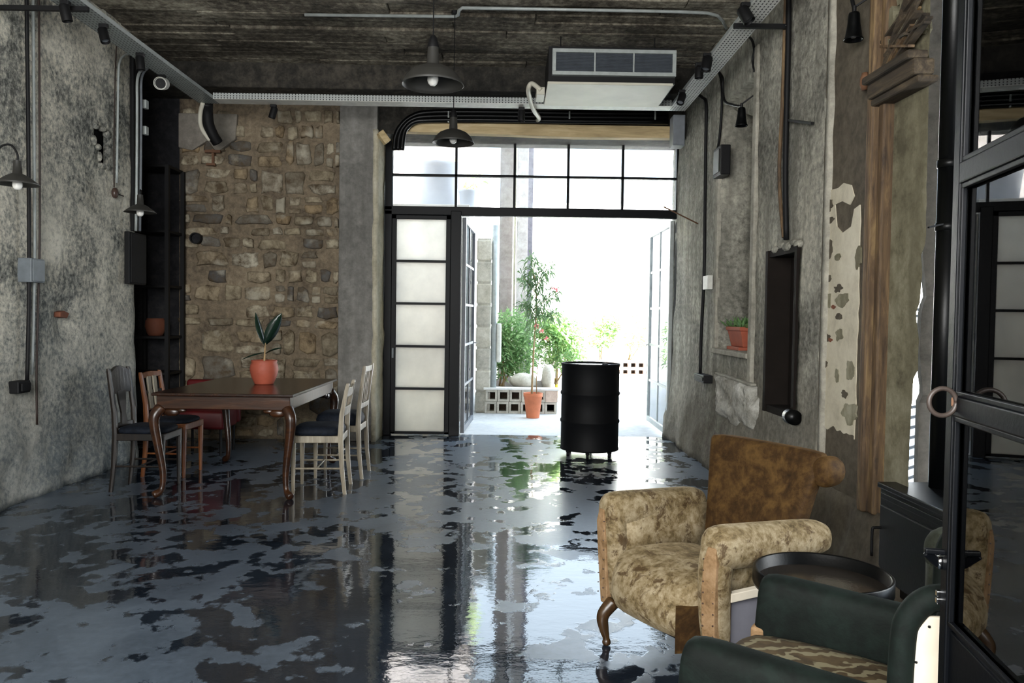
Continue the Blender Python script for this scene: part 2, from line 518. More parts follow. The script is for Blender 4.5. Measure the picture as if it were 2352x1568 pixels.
class MB:
    def __init__(s):
        s.v, s.f = [], []

    def add(s, vs, fs):
        b = len(s.v)
        s.v += [V(p) for p in vs]
        s.f += [tuple(i + b for i in f) for f in fs]
        return s

    def box(s, x0, x1, y0, y1, z0, z1):
        return s.add([(x0, y0, z0), (x1, y0, z0), (x1, y1, z0), (x0, y1, z0), (x0, y0, z1), (x1, y0, z1), (x1, y1, z1), (x0, y1, z1)],
                     [(0, 3, 2, 1), (4, 5, 6, 7), (0, 1, 5, 4), (1, 2, 6, 5), (2, 3, 7, 6), (3, 0, 4, 7)])

    def obox(s, c, size, rot=None):
        c = V(c); a, b, d = [q / 2 for q in size]
        R = rot if rot is not None else Matrix.Identity(3)
        vs = [c + R @ V(p) for p in [(-a, -b, -d), (a, -b, -d), (a, b, -d), (-a, b, -d), (-a, -b, d), (a, -b, d), (a, b, d), (-a, b, d)]]
        return s.add(vs, [(0, 3, 2, 1), (4, 5, 6, 7), (0, 1, 5, 4), (1, 2, 6, 5), (2, 3, 7, 6), (3, 0, 4, 7)])

    def bar(s, p, q, wd, th, up=(0, 0, 1)):
        """rectangular bar from p to q: width wd across, thickness th along up"""
        p, q = V(p), V(q)
        d = (q - p); L = d.length; d.normalize()
        u = V(up) - d * V(up).dot(d)
        if u.length < 1e-4:
            u = V((1, 0, 0)) - d * d.x
        u.normalize()
        a = d.cross(u)
        R = Matrix((d, a, u)).transposed()
        return s.obox((p + q) / 2, (L, wd, th), R)

    def loft(s, rings, caps=True, closed=True):
        n = len(rings[0]); b = len(s.v)
        for r in rings:
            s.v += [V(p) for p in r]
        for i in range(len(rings) - 1):
            for j in range(n if closed else n - 1):
                k = (j + 1) % n
                s.f.append((b + i * n + j, b + i * n + k, b + (i + 1) * n + k, b + (i + 1) * n + j))
        if caps:
            s.f.append(tuple(b + j for j in range(n))[::-1])
            s.f.append(tuple(b + (len(rings) - 1) * n + j for j in range(n)))
        return s

    def tube(s, pts, r, n=8, caps=True):
        pts = [V(p) for p in pts]
        rs = r if isinstance(r, (list, tuple)) else [r] * len(pts)
        rings, up = [], None
        for i, p in enumerate(pts):
            d = (pts[min(i + 1, len(pts) - 1)] - pts[max(i - 1, 0)])
            d.normalize()
            if up is None:
                up = V((0, 0, 1)) if abs(d.z) < 0.9 else V((1, 0, 0))
            u = up - d * up.dot(d)
            if u.length < 1e-5:
                u = V((0, 1, 0)) - d * d.y
            u.normalize(); up = u
            a = d.cross(u)
            rings.append([p + (a * math.cos(t) + u * math.sin(t)) * rs[i] for t in [2 * math.pi * k / n for k in range(n)]])
        return s.loft(rings, caps)

    def lathe(s, prof, n=24, c=(0, 0, 0), R=None, caps=False):
        c = V(c); R = R or Matrix.Identity(3)
        rings = [[c + R @ V((r * math.cos(t), r * math.sin(t), z)) for t in [2 * math.pi * k / n for k in range(n)]] for r, z in prof]
        return s.loft(rings, caps)

    def ball(s, c, r, n=10, sq=(1, 1, 1)):
        prof = []
        m = n // 2 + 1
        rings = []
        for i in range(1, m):
            a = math.pi * i / m
            rings.append([V(c) + V((r * sq[0] * math.sin(a) * math.cos(t), r * sq[1] * math.sin(a) * math.sin(t), -r * sq[2] * math.cos(a)))
                          for t in [2 * math.pi * k / n for k in range(n)]])
        return s.loft(rings, True)

    def prism(s, poly, fn, h0, h1):
        """poly: 2d outline; fn(a, b, h) -> point"""
        n = len(poly)
        vs = [fn(a, b, h0) for a, b in poly] + [fn(a, b, h1) for a, b in poly]
        fs = [tuple(range(n))[::-1], tuple(range(n, 2 * n))] + [(i, (i + 1) % n, n + (i + 1) % n, n + i) for i in range(n)]
        return s.add(vs, fs)

    def build(s, name, mat, parent=None, smooth=False, bevel=0.0, seg=2, subsurf=0, recalc=True):
        me = bpy.data.meshes.new(name)
        vs = s.v
        if parent is not None:
            inv = wmat(parent).inverted()
            vs = [inv @ p for p in vs]
        me.from_pydata([tuple(p) for p in vs], [], s.f)
        if recalc:
            bm = bmesh.new(); bm.from_mesh(me)
            bmesh.ops.recalc_face_normals(bm, faces=bm.faces)
            bm.to_mesh(me); bm.free()
        me.materials.append(mat)
        if smooth:
            me.polygons.foreach_set('use_smooth', [True] * len(me.polygons))
        o = bpy.data.objects.new(name, me)
        COL.objects.link(o)
        if parent is not None:
            o.parent = parent
        if bevel:
            md = o.modifiers.new('bevel', 'BEVEL')
            md.width = bevel; md.segments = seg; md.limit_method = 'ANGLE'; md.angle_limit = math.radians(40)
        if subsurf:
            md = o.modifiers.new('subsurf', 'SUBSURF')
            md.levels = subsurf; md.render_levels = subsurf
        return o


def shade_auto(o, deg=40):
    me = o.data
    me.polygons.foreach_set('use_smooth', [True] * len(me.polygons))
    me.set_sharp_from_angle(angle=math.radians(deg))
    return o


def thing(name, label, cat, loc=(0, 0, 0), group=None):
    o = bpy.data.objects.new(name, None)
    COL.objects.link(o)
    o.empty_display_size = 0.1
    o.location = loc
    o['label'] = label; o['category'] = cat
    if group:
        o['group'] = group
    return o


def tag(o, label, cat, group=None):
    o['label'] = label; o['category'] = cat
    if group:
        o['group'] = group
    return o


def struct(o, label=None, cat=None):
    o['kind'] = 'structure'
    if label:
        o['label'] = label
    if cat:
        o['category'] = cat
    return o


def sempty(name, label, cat, loc=(0, 0, 0)):
    o = thing(name, label, cat, loc)
    o['kind'] = 'structure'
    return o


def place(o, x, y, z=0.0, rz=0.0):
    o.location = (x, y, z)
    o.rotation_euler = (0, 0, rz)
    return o


def dup(o, parent=None):
    c = o.copy()
    COL.objects.link(c)
    if parent is not None:
        c.parent = parent
    for ch in list(o.children):
        dup(ch, c)
    return c


def smooth_path(pts, k=6):
    """Catmull-Rom through the points"""
    P = [V(p) for p in pts]
    P = [P[0] * 2 - P[1]] + P + [P[-1] * 2 - P[-2]]
    out = []
    for i in range(1, len(P) - 2):
        a, b, c, d = P[i - 1], P[i], P[i + 1], P[i + 2]
        for j in range(k):
            t = j / k
            out.append(0.5 * ((2 * b) + (c - a) * t + (2 * a - 5 * b + 4 * c - d) * t * t + (3 * b - a - 3 * c + d) * t ** 3))
    out.append(P[-2])
    return out


def sheet(name, fn, us, vs, holes, mat, thick=0.0, parent=None, flip=False, smooth=True):
    """grid surface fn(u, v) with cells inside holes left out, made solid away from its face"""
    idx, verts, faces = {}, [], []

    def vid(i, j):
        if (i, j) not in idx:
            idx[(i, j)] = len(verts)
            verts.append(fn(us[i], vs[j]))
        return idx[(i, j)]
    for i in range(len(us) - 1):
        for j in range(len(vs) - 1):
            cu, cv = (us[i] + us[i + 1]) / 2, (vs[j] + vs[j + 1]) / 2
            if any(a < cu < b and c < cv < d for a, b, c, d in holes):
                continue
            q = (vid(i, j), vid(i + 1, j), vid(i + 1, j + 1), vid(i, j + 1))
            faces.append(q[::-1] if flip else q)
    mb = MB(); mb.add(verts, faces)
    o = mb.build(name, mat, parent, smooth, recalc=False)
    if thick:
        md = o.modifiers.new('solid', 'SOLIDIFY')
        md.thickness = thick; md.offset = -1.0; md.use_even_offset = False
    return o


def breaks(a, b, step, extra=()):
    n = max(1, round((b - a) / step))
    s = [a + (b - a) * i / n for i in range(n + 1)]
    for e in extra:
        k = min(range(len(s)), key=lambda i: abs(s[i] - e))
        if 0 < k < len(s) - 1:
            s[k] = e
    s.sort()
    return s


def fbm(x, y, z, o=4):
    return noise.fractal(V((x, y, z)), 1.0, 2.0, o)

# ------------------------------------------------------------------ the room shell
XL, XR, ZC = -3.55, 1.95, 4.0
YF, YD = 8.95, 9.40

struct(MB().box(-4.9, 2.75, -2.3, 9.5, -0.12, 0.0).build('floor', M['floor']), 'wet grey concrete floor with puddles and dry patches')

ceil = struct(MB().box(-4.9, 2.75, -2.3, 9.6, ZC + 0.03, ZC + 0.25).build('ceiling', M['beam']), 'dark board-marked concrete ceiling')
struct(MB().box(-5.2, 3.0, -1.3, 9.62, ZC + 0.25, 7.6).build('wall_shade_storey', M['column']), 'unseen upper storey added to shade the near courtyard')  # out of view, put in to cast shadow on the near courtyard
y = -2.2
while y < 8.9:
    wd = random.uniform(0.15, 0.24)
    x = -4.85
    while x < 2.7:
        L = random.uniform(2.0, 4.2)
        x2 = min(2.7, x + L)
        dz = random.uniform(-0.016, 0.016)
        MB().box(x + 0.004, x2 - 0.004, y + 0.005, min(y + wd, 8.93) - 0.005, ZC + dz, ZC + 0.08).build('board', M['ceil'], ceil, bevel=0.006, seg=1)
        x = x2
    y += wd

# left wall: thick rough plaster, ends at the recess
hole_c = at(236, 335, X=XL)
hole = (hole_c.y - 0.12, hole_c.y + 0.10, hole_c.z - 0.0, hole_c.z + 0.14)
hole2 = (hole_c.y - 0.03, hole_c.y + 0.10, hole_c.z - 0.16, hole_c.z + 0.0)


def f_left(y_, z_):
    a = 0.022 * fbm(y_ * 0.8, z_ * 0.8, 1.0) + 0.012 * fbm(y_ * 4, z_ * 4, 7.0)
    lowk = max(0.0, 1.0 - z_ / 0.9)
    a += lowk * (0.05 + 0.04 * fbm(y_ * 3, z_ * 3, 3.0))
    c = at(155, 740, X=XL)
    r = math.hypot((y_ - c.y) / 0.20, (z_ - c.z) / 0.26)
    if r < 1:
        a -= 0.06 * (1 - r * r) * (0.7 + 0.5 * fbm(y_ * 9, z_ * 9, 2.0))
    edge = max(0.0, (y_ - 7.6) / 0.17)
    a -= 0.04 * edge * edge
    return V((XL + a, y_, z_))


wl = struct(sheet('wall_left', f_left, breaks(-2.2, 7.77, 0.055, (hole[0], hole2[0], hole[1])), breaks(0, ZC + 0.05, 0.055, (hole2[2], hole[2], hole[3])),
                  [hole, hole2], M['left'], 0.33), 'rough grey and white plastered wall on the left')
MB().box(XL - 0.30, XL - 0.045, hole[0] - 0.02, hole[1] + 0.02, hole2[2] - 0.02, hole[3] + 0.02).build('hole_back', M['hole'], wl)  # shallow near-black box stands in for the shade inside the hole
for k, (dy, dz, ry, rz) in enumerate(((-0.13, 0.02, 0.035, 0.05), (-0.06, -0.02, 0.05, 0.03), (0.10, 0.12, 0.04, 0.04), (-0.10, 0.15, 0.05, 0.03), (0.11, -0.02, 0.025, 0.06), (0.02, -0.17, 0.06, 0.03), (-0.035, -0.10, 0.025, 0.05), (0.10, -0.16, 0.035, 0.04), (0.02, 0.15, 0.06, 0.025))):
    MB().ball((XL - 0.005 + 0.02 * fbm((hole_c.y + dy) * 0.8, (hole_c.z + dz) * 0.8, 1.0), hole_c.y + dy, hole_c.z + dz), 1.0, 8, (0.035, ry, rz)).build('plaster_lump', M['left'], wl, smooth=True)
mb = MB()
mb.prism([(-0.05, -0.02), (0.03, -0.03), (0.055, 0.01), (0.0, 0.03), (-0.05, 0.02)],
         lambda a, b, h: at(143, 722, X=XL) + V((h, a * 1.3, b)), -0.06, 0.02)
mb.build('brick_chip', M['brick'], wl, bevel=0.006)

# recess with the shelf
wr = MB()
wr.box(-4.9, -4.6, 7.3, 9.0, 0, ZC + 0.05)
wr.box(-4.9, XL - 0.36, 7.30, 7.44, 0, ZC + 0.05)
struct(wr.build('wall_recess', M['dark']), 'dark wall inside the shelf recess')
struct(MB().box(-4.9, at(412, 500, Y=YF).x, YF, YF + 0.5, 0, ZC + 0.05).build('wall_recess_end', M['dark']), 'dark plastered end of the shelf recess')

# stone wall
SX0, SX1 = at(412, 500, Y=YF).x, at(782, 500, Y=YF).x


def f_far(x_, z_):
    return V((x_, YF + 0.016 * fbm(x_ * 3, z_ * 3, 5.0), z_))


wf = struct(sheet('wall_far', f_far, breaks(SX0, SX1 + 0.03, 0.07), breaks(0, 3.95, 0.07), [], M['mortar'], 0.4, flip=False),
            'far wall of mixed rubble stone in earth mortar')


def stone(x0, x1, z0, z1, proud, rnd=0.32):
    cx, cz, hx, hz = (x0 + x1) / 2, (z0 + z1) / 2, (x1 - x0) / 2, (z1 - z0) / 2
    n = 10
    def pts(k, yy, jit):
        out = []
        for i in range(n):
            t = 2 * math.pi * (i + 0.5) / n
            c, s_ = math.cos(t), math.sin(t)
            e = 0.42
            px = math.copysign(abs(c) ** e, c); pz = math.copysign(abs(s_) ** e, s_)
            j = J[i]
            out.append(V((cx + hx * px * k * j, yy + random.uniform(-jit, jit), cz + hz * pz * k * j)))
        return out
    J = [random.uniform(1 - rnd, 1.04) for _ in range(n)]
    mb = MB()
    mb.loft([pts(1.0, YF + 0.03, 0), pts(1.0, YF - proud * 0.55, 0.004), pts(0.80, YF - proud, 0.006)], caps=True)
    return mb.build('stone', M['stone'], wf, smooth=True)


z = 0.02
nst = 0
while z < 3.62:
    h = random.choice([0.11, 0.14, 0.17, 0.21, 0.25, 0.30])
    x = SX0 + random.uniform(-0.02, 0.05)
    while x < SX1 - 0.04:
        wd = random.choice([0.11, 0.14, 0.18, 0.22, 0.28, 0.38]) * random.uniform(0.85, 1.2)
        wd = min(wd, SX1 - x)
        if wd > 0.06 and random.random() > 0.10:
            if h > 0.17 and random.random() < 0.45:
                k = h * random.uniform(0.38, 0.6)
                stone(x + 0.008, x + wd - 0.010, z + 0.006, z + k - 0.006, random.uniform(0.015, 0.045))
                stone(x + 0.010, x + wd - 0.006, z + k + 0.006, z + h - 0.008, random.uniform(0.015, 0.045))
                nst += 2
            else:
                dz = random.uniform(-0.015, 0.015)
                stone(x + 0.008, x + wd - 0.010, z + 0.008 + dz, z + h - 0.008 + dz, random.uniform(0.02, 0.06))
                nst += 1
        x += wd
    z += h
# smooth render patch at the top left of the stonework
mb = MB()
p0, p1 = at(414, 262, Y=YF), at(548, 395, Y=YF)
mb.prism([(p0.x, p1.z + 0.25), (p0.x + 0.15, p1.z + 0.22), (p0.x + 0.32, p1.z + 0.33), (p0.x + 0.42, p1.z + 0.2), (p1.x - 0.02, p1.z + 0.35), (p1.x, p0.z), (p0.x, p0.z)],
         lambda a, b, h: V((a, YF - h, b)), -0.02, 0.055)
mb.build('render_patch', M['patch'], wf, bevel=0.01)

# cement column between stone and door, and its pale reveal
CX0, CX1 = SX1, at(864, 600, Y=8.86).x
f_col = lambda a, z_: V((a, 8.86 + 0.01 * fbm(a * 3, z_ * 2, 9.0), z_))
struct(MB().box(CX0, CX1, 8.86, 9.62, 0, 3.98).build('wall_far_column', M['column'], bevel=0.012), 'smooth grey cement column left of the doorway')
us = breaks(8.85, 9.36, 0.08)
struct(sheet('trim_1', lambda y_, z_: V((CX1 + 0.012 + 0.016 * fbm(y_ * 4, z_ * 4, 4.0), y_, z_)), us, breaks(0, 3.42, 0.09), [], M['reveal'], 0.05, flip=False),
       'pale crumbling plaster reveal beside the doorway')
struct(MB().box(CX1, 2.3, 8.98, 9.62, 3.40, 3.98).build('wall_far_top', M['beam']), 'dark wall above the doorway')
struct(MB().box(-4.9, 2.3, 8.45, 8.97, 3.74, 4.06).build('trim_2', M['beam'], bevel=0.015), 'sooty concrete beam along the far wall')
b0, b1 = at(925, 300, Y=8.86), at(1549, 314, Y=8.86)
mb = MB()
mb.loft([[V((x_, 8.86 + 0.004 * math.sin(x_ * 9), zt)), V((x_, 8.98, zt)), V((x_, 8.98, zb)), V((x_, 8.86, zb))]
         for x_, zt, zb in [(b0.x, at(925, 281, Y=8.86).z, at(925, 302, Y=8.86).z), (-0.2, at(1130, 283, Y=8.86).z, at(1130, 308, Y=8.86).z),
                            (0.7, at(1310, 286, Y=8.86).z, at(1310, 315, Y=8.86).z), (b1.x, at(1549, 290, Y=8.86).z, at(1549, 317, Y=8.86).z)]])
tag(mb.build('lintel_beam', M['beamwood'], bevel=0.006), 'raw pale timber lintel beam over the glazed doorway', 'beam')

# ------------------------------------------------------------------ glazed far front: transom, fixed leaf, two open leaves


def rect_bar(mb, x0, x1, z0, z1, y0=YD - 0.03, y1=YD + 0.03):
    mb.box(min(x0, x1), max(x0, x1), y0, y1, min(z0, z1), max(z0, z1))


XJ0, XJ1 = at(884, 600, Y=YD).x, at(1561, 600, Y=YD).x          # outer edges of the steel frame
ZH = at(1200, 488, Y=YD).z                                       # door head
ZT = at(1200, 326, Y=YD).z
win = sempty('window_1', 'black steel transom window of ten panes above the doorway', 'window', (0, YD, ZH))
mb = MB()
rect_bar(mb, XJ0, XJ1, ZH - 0.05, ZH + 0.05, YD - 0.05, YD + 0.04)
rect_bar(mb, XJ0, XJ1, ZT, ZT + 0.11, YD - 0.05, YD + 0.04)
rect_bar(mb, XJ0, at(903, 400, Y=YD).x, ZH, ZT + 0.1, YD - 0.05, YD + 0.04)
rect_bar(mb, at(1552, 400, Y=YD).x, XJ1, ZH, ZT + 0.1, YD - 0.05, YD + 0.04)
mb.build('frame', M['black'], win, bevel=0.006)
xs = [at(902, 400, Y=YD).x] + [at(px, 405, Y=YD).x for px in (1048, 1182, 1305, 1430)] + [at(1553, 400, Y=YD).x]
zm = at(1200, 406, Y=YD).z
for i, x_ in enumerate(xs[1:-1]):
    mb = MB(); rect_bar(mb, x_ - 0.014, x_ + 0.014, ZH, ZT); mb.build('glazing_bar', M['black'], win)
for i in range(5):
    mb = MB(); rect_bar(mb, xs[i], xs[i + 1], zm - 0.013, zm + 0.013); mb.build('glazing_bar', M['black'], win)
    for a, b in ((ZH + 0.03, zm), (zm, ZT + 0.02)):
        mb = MB(); rect_bar(mb, xs[i], xs[i + 1], a, b, YD + 0.012, YD + 0.018); mb.build('pane', M['glass'], win)

jm = MB()
rect_bar(jm, XJ0, at(900, 700, Y=YD).x, 0, ZH, YD - 0.05, YD + 0.05)
rect_bar(jm, at(1549, 700, Y=YD).x, XJ1, 0, ZH, YD - 0.05, YD + 0.05)
rect_bar(jm, at(1034, 700, Y=YD).x, at(1058, 700, Y=YD).x, 0, ZH, YD - 0.06, YD + 0.06)
struct(jm.build('trim_3', M['black'], bevel=0.006), 'black steel door jambs')

d1 = sempty('door_1', 'closed black steel door leaf with five frosted panes', 'door', (at(965, 700, Y=YD).x, YD, 0))
X0, X1 = at(899, 700, Y=YD).x, at(1034, 700, Y=YD).x
mb = MB()
rect_bar(mb, X0, X0 + 0.055, 0.015, ZH - 0.05)
rect_bar(mb, X1 - 0.055, X1, 0.015, ZH - 0.05)
ztop, zbot = at(965, 504, Y=YD).z, at(965, 990, Y=YD).z
rect_bar(mb, X0, X1, ztop, ZH - 0.05)
rect_bar(mb, X0, X1, 0.015, zbot)
mb.build('frame', M['black'], d1, bevel=0.005)
zr = [ztop] + [at(965, py, Y=YD).z for py in (600, 697, 795, 892)] + [zbot]
for q in zr[1:-1]:
    mb = MB(); rect_bar(mb, X0 + 0.05, X1 - 0.05, q - 0.014, q + 0.014); mb.build('glazing_bar', M['black'], d1)
for a, b in zip(zr[:-1], zr[1:]):
    mb = MB(); rect_bar(mb, X0 + 0.05, X1 - 0.05, a, b, YD - 0.006, YD + 0.006); mb.build('frosted_pane', M['frost'], d1)
mb = MB(); mb.box(X0 + 0.015, X0 + 0.04, YD - 0.06, YD - 0.03, 0.9, 1.02); mb.build('handle', M['greybox'], d1, bevel=0.005)


def open_leaf(name, label, p, q, ncol, nrow, fm):
    p, q = V((p[0], p[1], 0)), V((q[0], q[1], 0))
    d = (q - p); L = d.length; d.normalize()
    o = sempty(name, label, 'door', p)
    H = ZH - 0.06
    nrm = V((-d.y, d.x, 0))
    mb = MB()
    for t in (0.03, L - 0.03):
        mb.bar(p + d * t + V((0, 0, 0.02)), p + d * t + V((0, 0, H)), 0.06, 0.045, nrm)
    for zz in (0.06, H - 0.03):
        mb.bar(p + d * 0.06 + V((0, 0, zz)), p + d * (L - 0.06) + V((0, 0, zz)), 0.045, 0.07)
    mb.build('frame', fm, o, bevel=0.004)
    for i in range(1, ncol):
        t = 0.06 + (L - 0.12) * i / ncol
        MB().bar(p + d * t + V((0, 0, 0.1)), p + d * t + V((0, 0, H - 0.06)), 0.03, 0.025, nrm).build('glazing_bar', fm, o)
    for j in range(1, nrow):
        zz = 0.1 + (H - 0.16) * j / nrow
        MB().bar(p + d * 0.06 + V((0, 0, zz)), p + d * (L - 0.06) + V((0, 0, zz)), 0.025, 0.03).build('glazing_bar', fm, o)
    for i in range(ncol):
        for j in range(nrow):
            t0, t1 = 0.06 + (L - 0.12) * i / ncol, 0.06 + (L - 0.12) * (i + 1) / ncol
            z0, z1 = 0.1 + (H - 0.16) * j / nrow, 0.1 + (H - 0.16) * (j + 1) / nrow
            MB().bar(p + d * t0 + V((0, 0, (z0 + z1) / 2)), p + d * t1 + V((0, 0, (z0 + z1) / 2)), 0.006, z1 - z0).build('pane', M['glass'], o)
    mb = MB()
    hp = p + d * (L - 0.04) + V((0, 0, 1.05))
    mb.bar(hp - nrm * 0.06, hp + nrm * 0.06, 0.02, 0.02); mb.bar(hp + nrm * 0.06, hp + nrm * 0.06 - d * 0.12, 0.02, 0.02)
    mb.build('handle', M['chrome'], o, bevel=0.003)
    return o


open_leaf('door_2', 'glazed door leaf swung open outwards on the left', (at(1060, 700, Y=YD).x + 0.02, YD + 0.06), (-0.455, 10.70), 2, 5, M['grey'])  # steel frame paled to grey, sunlight put into the colour
open_leaf('door_3', 'glazed door leaf swung open outwards on the right', (at(1547, 700, Y=YD).x - 0.02, YD + 0.06), (at(1493, 700, Y=10.9).x, 10.9), 2, 5, M['galv'])  # steel frame paled further, sun and flare put into the colour

# ------------------------------------------------------------------ right wall: niche, shutter recess, peeling pier, timber trim
YN0, YN1 = at(1728, 600, X=XR).y, at(1652, 600, X=XR).y           # tall niche with the flower trough
ZN0, ZN1 = at(1690, 806, X=XR).z, at(1700, 205, X=XR).z
YS0, YS1 = at(1832, 800, X=XR).y, at(1760, 800, X=XR).y           # dark shutter recess
ZS0, ZS1 = at(1765, 945, X=XR).z, at(1775, 575, X=XR).z
YP0 = at(1893, 600, X=XR).y                                      # near end of the thick wall


def f_right(y_, z_):
    a = 0.012 * fbm(y_ * 1.0, z_ * 1.0, 11.0) + 0.008 * fbm(y_ * 5, z_ * 5, 13.0)
    k = max(0.0, 1.0 - z_ / 0.85)
    a += k * (0.06 + 0.045 * fbm(y_ * 2.6, z_ * 2.6, 17.0))
    return V((XR - a, y_, z_))


ys = breaks(YP0, 9.62, 0.06, (YN0, YN1, YS0, YS1))
zs = breaks(0, ZC + 0.05, 0.06, (ZN0, ZN1, ZS0, ZS1))
wr_ = struct(sheet('wall_right', f_right, ys, zs, [(YN0, YN1, ZN0, ZN1), (YS0, YS1, ZS0, ZS1)], M['right'], 0.34, flip=True),
             'weathered grey plaster wall on the right')
# backs of the two recesses
mb = MB().box(XR + 0.30, XR + 0.42, YN0 - 0.2, YN1 + 0.2, ZN0 - 0.2, ZN1 + 0.2)
mb.build('niche_back', M['right'], wr_)
mb = MB().box(XR + 0.20, XR + 0.42, YS0 - 0.15, YS1 + 0.15, ZS0 - 0.15, ZS1 + 0.15)
mb.build('recess_back', M['dark'], wr_)
# sloping plaster head of the niche
mb = MB()
mb.prism([(YN0 - 0.03, ZN1 + 0.1), (YN1 + 0.03, ZN1 + 0.1), (YN1 + 0.03, ZN1 - 0.02), (YN0 + 0.25, ZN1 - 0.30), (YN0 - 0.03, ZN1 - 0.38)],
         lambda a, b, h: V((h, a, b)), XR + 0.10, XR + 0.34)
mb.build('niche_head', M['right'], wr_, bevel=0.02)
# raised pale plaster edges of the niche, its sill, and a ledge line below
for (y_, z0, z1) in ((YN0 - 0.05, ZN0 - 0.35, ZN1 + 0.2), (YN1 + 0.045, ZN0 + 0.0, ZN1 - 0.45)):
    MB().box(XR - 0.028, XR + 0.02, y_ - 0.045, y_ + 0.045, z0, z1).build('plaster_edge', M['edge'], wr_, bevel=0.012)
MB().box(XR - 0.045, XR + 0.05, YN0 - 0.02, YN1 + 0.08, ZN0 - 0.045, ZN0 + 0.0).build('niche_sill', M['edge'], wr_, bevel=0.01)
c0, c1 = at(1648, 857, X=XR - 0.03), at(1731, 884, X=XR - 0.03)
MB().bar(c0, c1, 0.05, 0.022).build('plaster_ledge', M['edge'], wr_, bevel=0.008)
# limewashed rubble patch under the ledge, raking door light put into its white
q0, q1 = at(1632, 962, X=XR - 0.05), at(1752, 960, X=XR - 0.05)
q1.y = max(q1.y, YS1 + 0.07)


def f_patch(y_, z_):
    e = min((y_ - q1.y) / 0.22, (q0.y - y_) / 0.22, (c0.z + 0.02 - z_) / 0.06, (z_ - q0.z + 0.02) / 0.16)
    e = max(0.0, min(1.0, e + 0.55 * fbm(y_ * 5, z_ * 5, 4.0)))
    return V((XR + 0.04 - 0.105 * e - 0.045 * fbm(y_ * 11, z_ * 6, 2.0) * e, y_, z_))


sheet('lit_rubble_patch', f_patch, breaks(q1.y, q0.y, 0.03), breaks(q0.z, c0.z - 0.01, 0.03), [], M['rubble'], 0.0, wr_, flip=True)

# torn plaster over the shutter recess and its timber lining
mb = MB()
for k, (dy, dz, r_) in enumerate(((0.0, 0.0, 0.05), (0.10, 0.02, 0.04), (0.2, 0.0, 0.06), (0.33, 0.02, 0.045), (0.45, 0.0, 0.05))):
    mb.ball((XR + 0.0, YS0 + 0.03 + dy, ZS1 + dz), r_, 8, (0.5, 1.6, 0.6))
mb.build('torn_plaster', M['right'], wr_, smooth=True)
sh = MB()
sh.box(XR - 0.02, XR + 0.30, YS1 - 0.05, YS1 + 0.0, ZS0, ZS1)
sh.box(XR - 0.02, XR + 0.30, YS0, YS0 + 0.05, ZS0, ZS1)
sh.box(XR - 0.01, XR + 0.30, YS0 + 0.05, YS1 - 0.05, ZS0, ZS0 + 0.05)
sh.box(XR - 0.01, XR + 0.30, YS0 + 0.05, YS1 - 0.05, ZS1 - 0.05, ZS1)
wn = sempty('window_2', 'dark timber window recess with closed shutter in the right wall', 'window', (XR, (YS0 + YS1) / 2, ZS0))
sh.build('frame', M['darkmatt'], wn)
for k in range(3):
    a = YS0 + 0.05 + (YS1 - YS0 - 0.1) * k / 3
    MB().box(XR + 0.15, XR + 0.19, a + 0.004, a + (YS1 - YS0 - 0.1) / 3 - 0.004, ZS0 + 0.05, ZS1 - 0.05).build('plank', M['darkmatt'], wn, bevel=0.004)

# peeling pier: brown undercoat with islands of cream paint, in front of the thin wall
YA, YB = at(1984, 600, X=XR).y, YP0
pier = struct(MB().box(XR - 0.005, XR + 0.10, YA - 0.03, YB + 0.03, 0.0, ZC + 0.05).build('wall_pier', M['stucco']), 'brown wall pier with peeling cream paint')


def blobpoly(cy, cz, ry, rz, n=22, j=0.28, sd=0):
    rr = random.Random(sd)
    ph = rr.uniform(0, 9)
    out = []
    for i in range(n):
        t = 2 * math.pi * i / n
        r_ = 1 + j * noise.noise(V((math.cos(t) * 1.7 + ph, math.sin(t) * 1.7, sd * 3.1))) * 2
        out.append((cy + ry * r_ * math.cos(t), cz + rz * r_ * math.sin(t)))
    return out


def on_pier(name, outline, mat, h):
    MB().prism(outline, lambda a, b, hh: V((XR - 0.005 - hh, a, b)), 0.0, h).build(name, mat, pier)


# cream sheet covering the lower two thirds, with a ragged top
zt, zb = at(1940, 500, X=XR).z, at(1940, 1000, X=XR).z
left_edge, right_edge = YB - 0.02, YA + 0.04
out = []
for i in range(26):
    t = i / 25
    out.append((left_edge + (right_edge - left_edge) * t, zb + 0.04 * noise.noise(V((t * 6, 1, 0))) + 0.02))
for i in range(26):
    t = i / 25
    out.append((right_edge - 0.03 * abs(noise.noise(V((t * 9, 4, 0)))), zb + (zt - zb) * t))
for px, py in ((1975, 470), (1962, 480), (1955, 520), (1935, 535), (1922, 520), (1918, 470), (1935, 462), (1952, 470), (1962, 450), (1955, 425), (1938, 420), (1925, 432), (1900, 438)):
    p = at(px, py, X=XR - 0.01)
    out.append((min(left_edge, p.y), p.z))
for i in range(14):
    t = i / 13
    out.append((left_edge - 0.02 * abs(noise.noise(V((t * 7, 8, 0)))), at(1900, 440, X=XR).z + (zb + 0.1 - at(1900, 440, X=XR).z) * t))
on_pier('paint_sheet', out, M['paint'], 0.006)
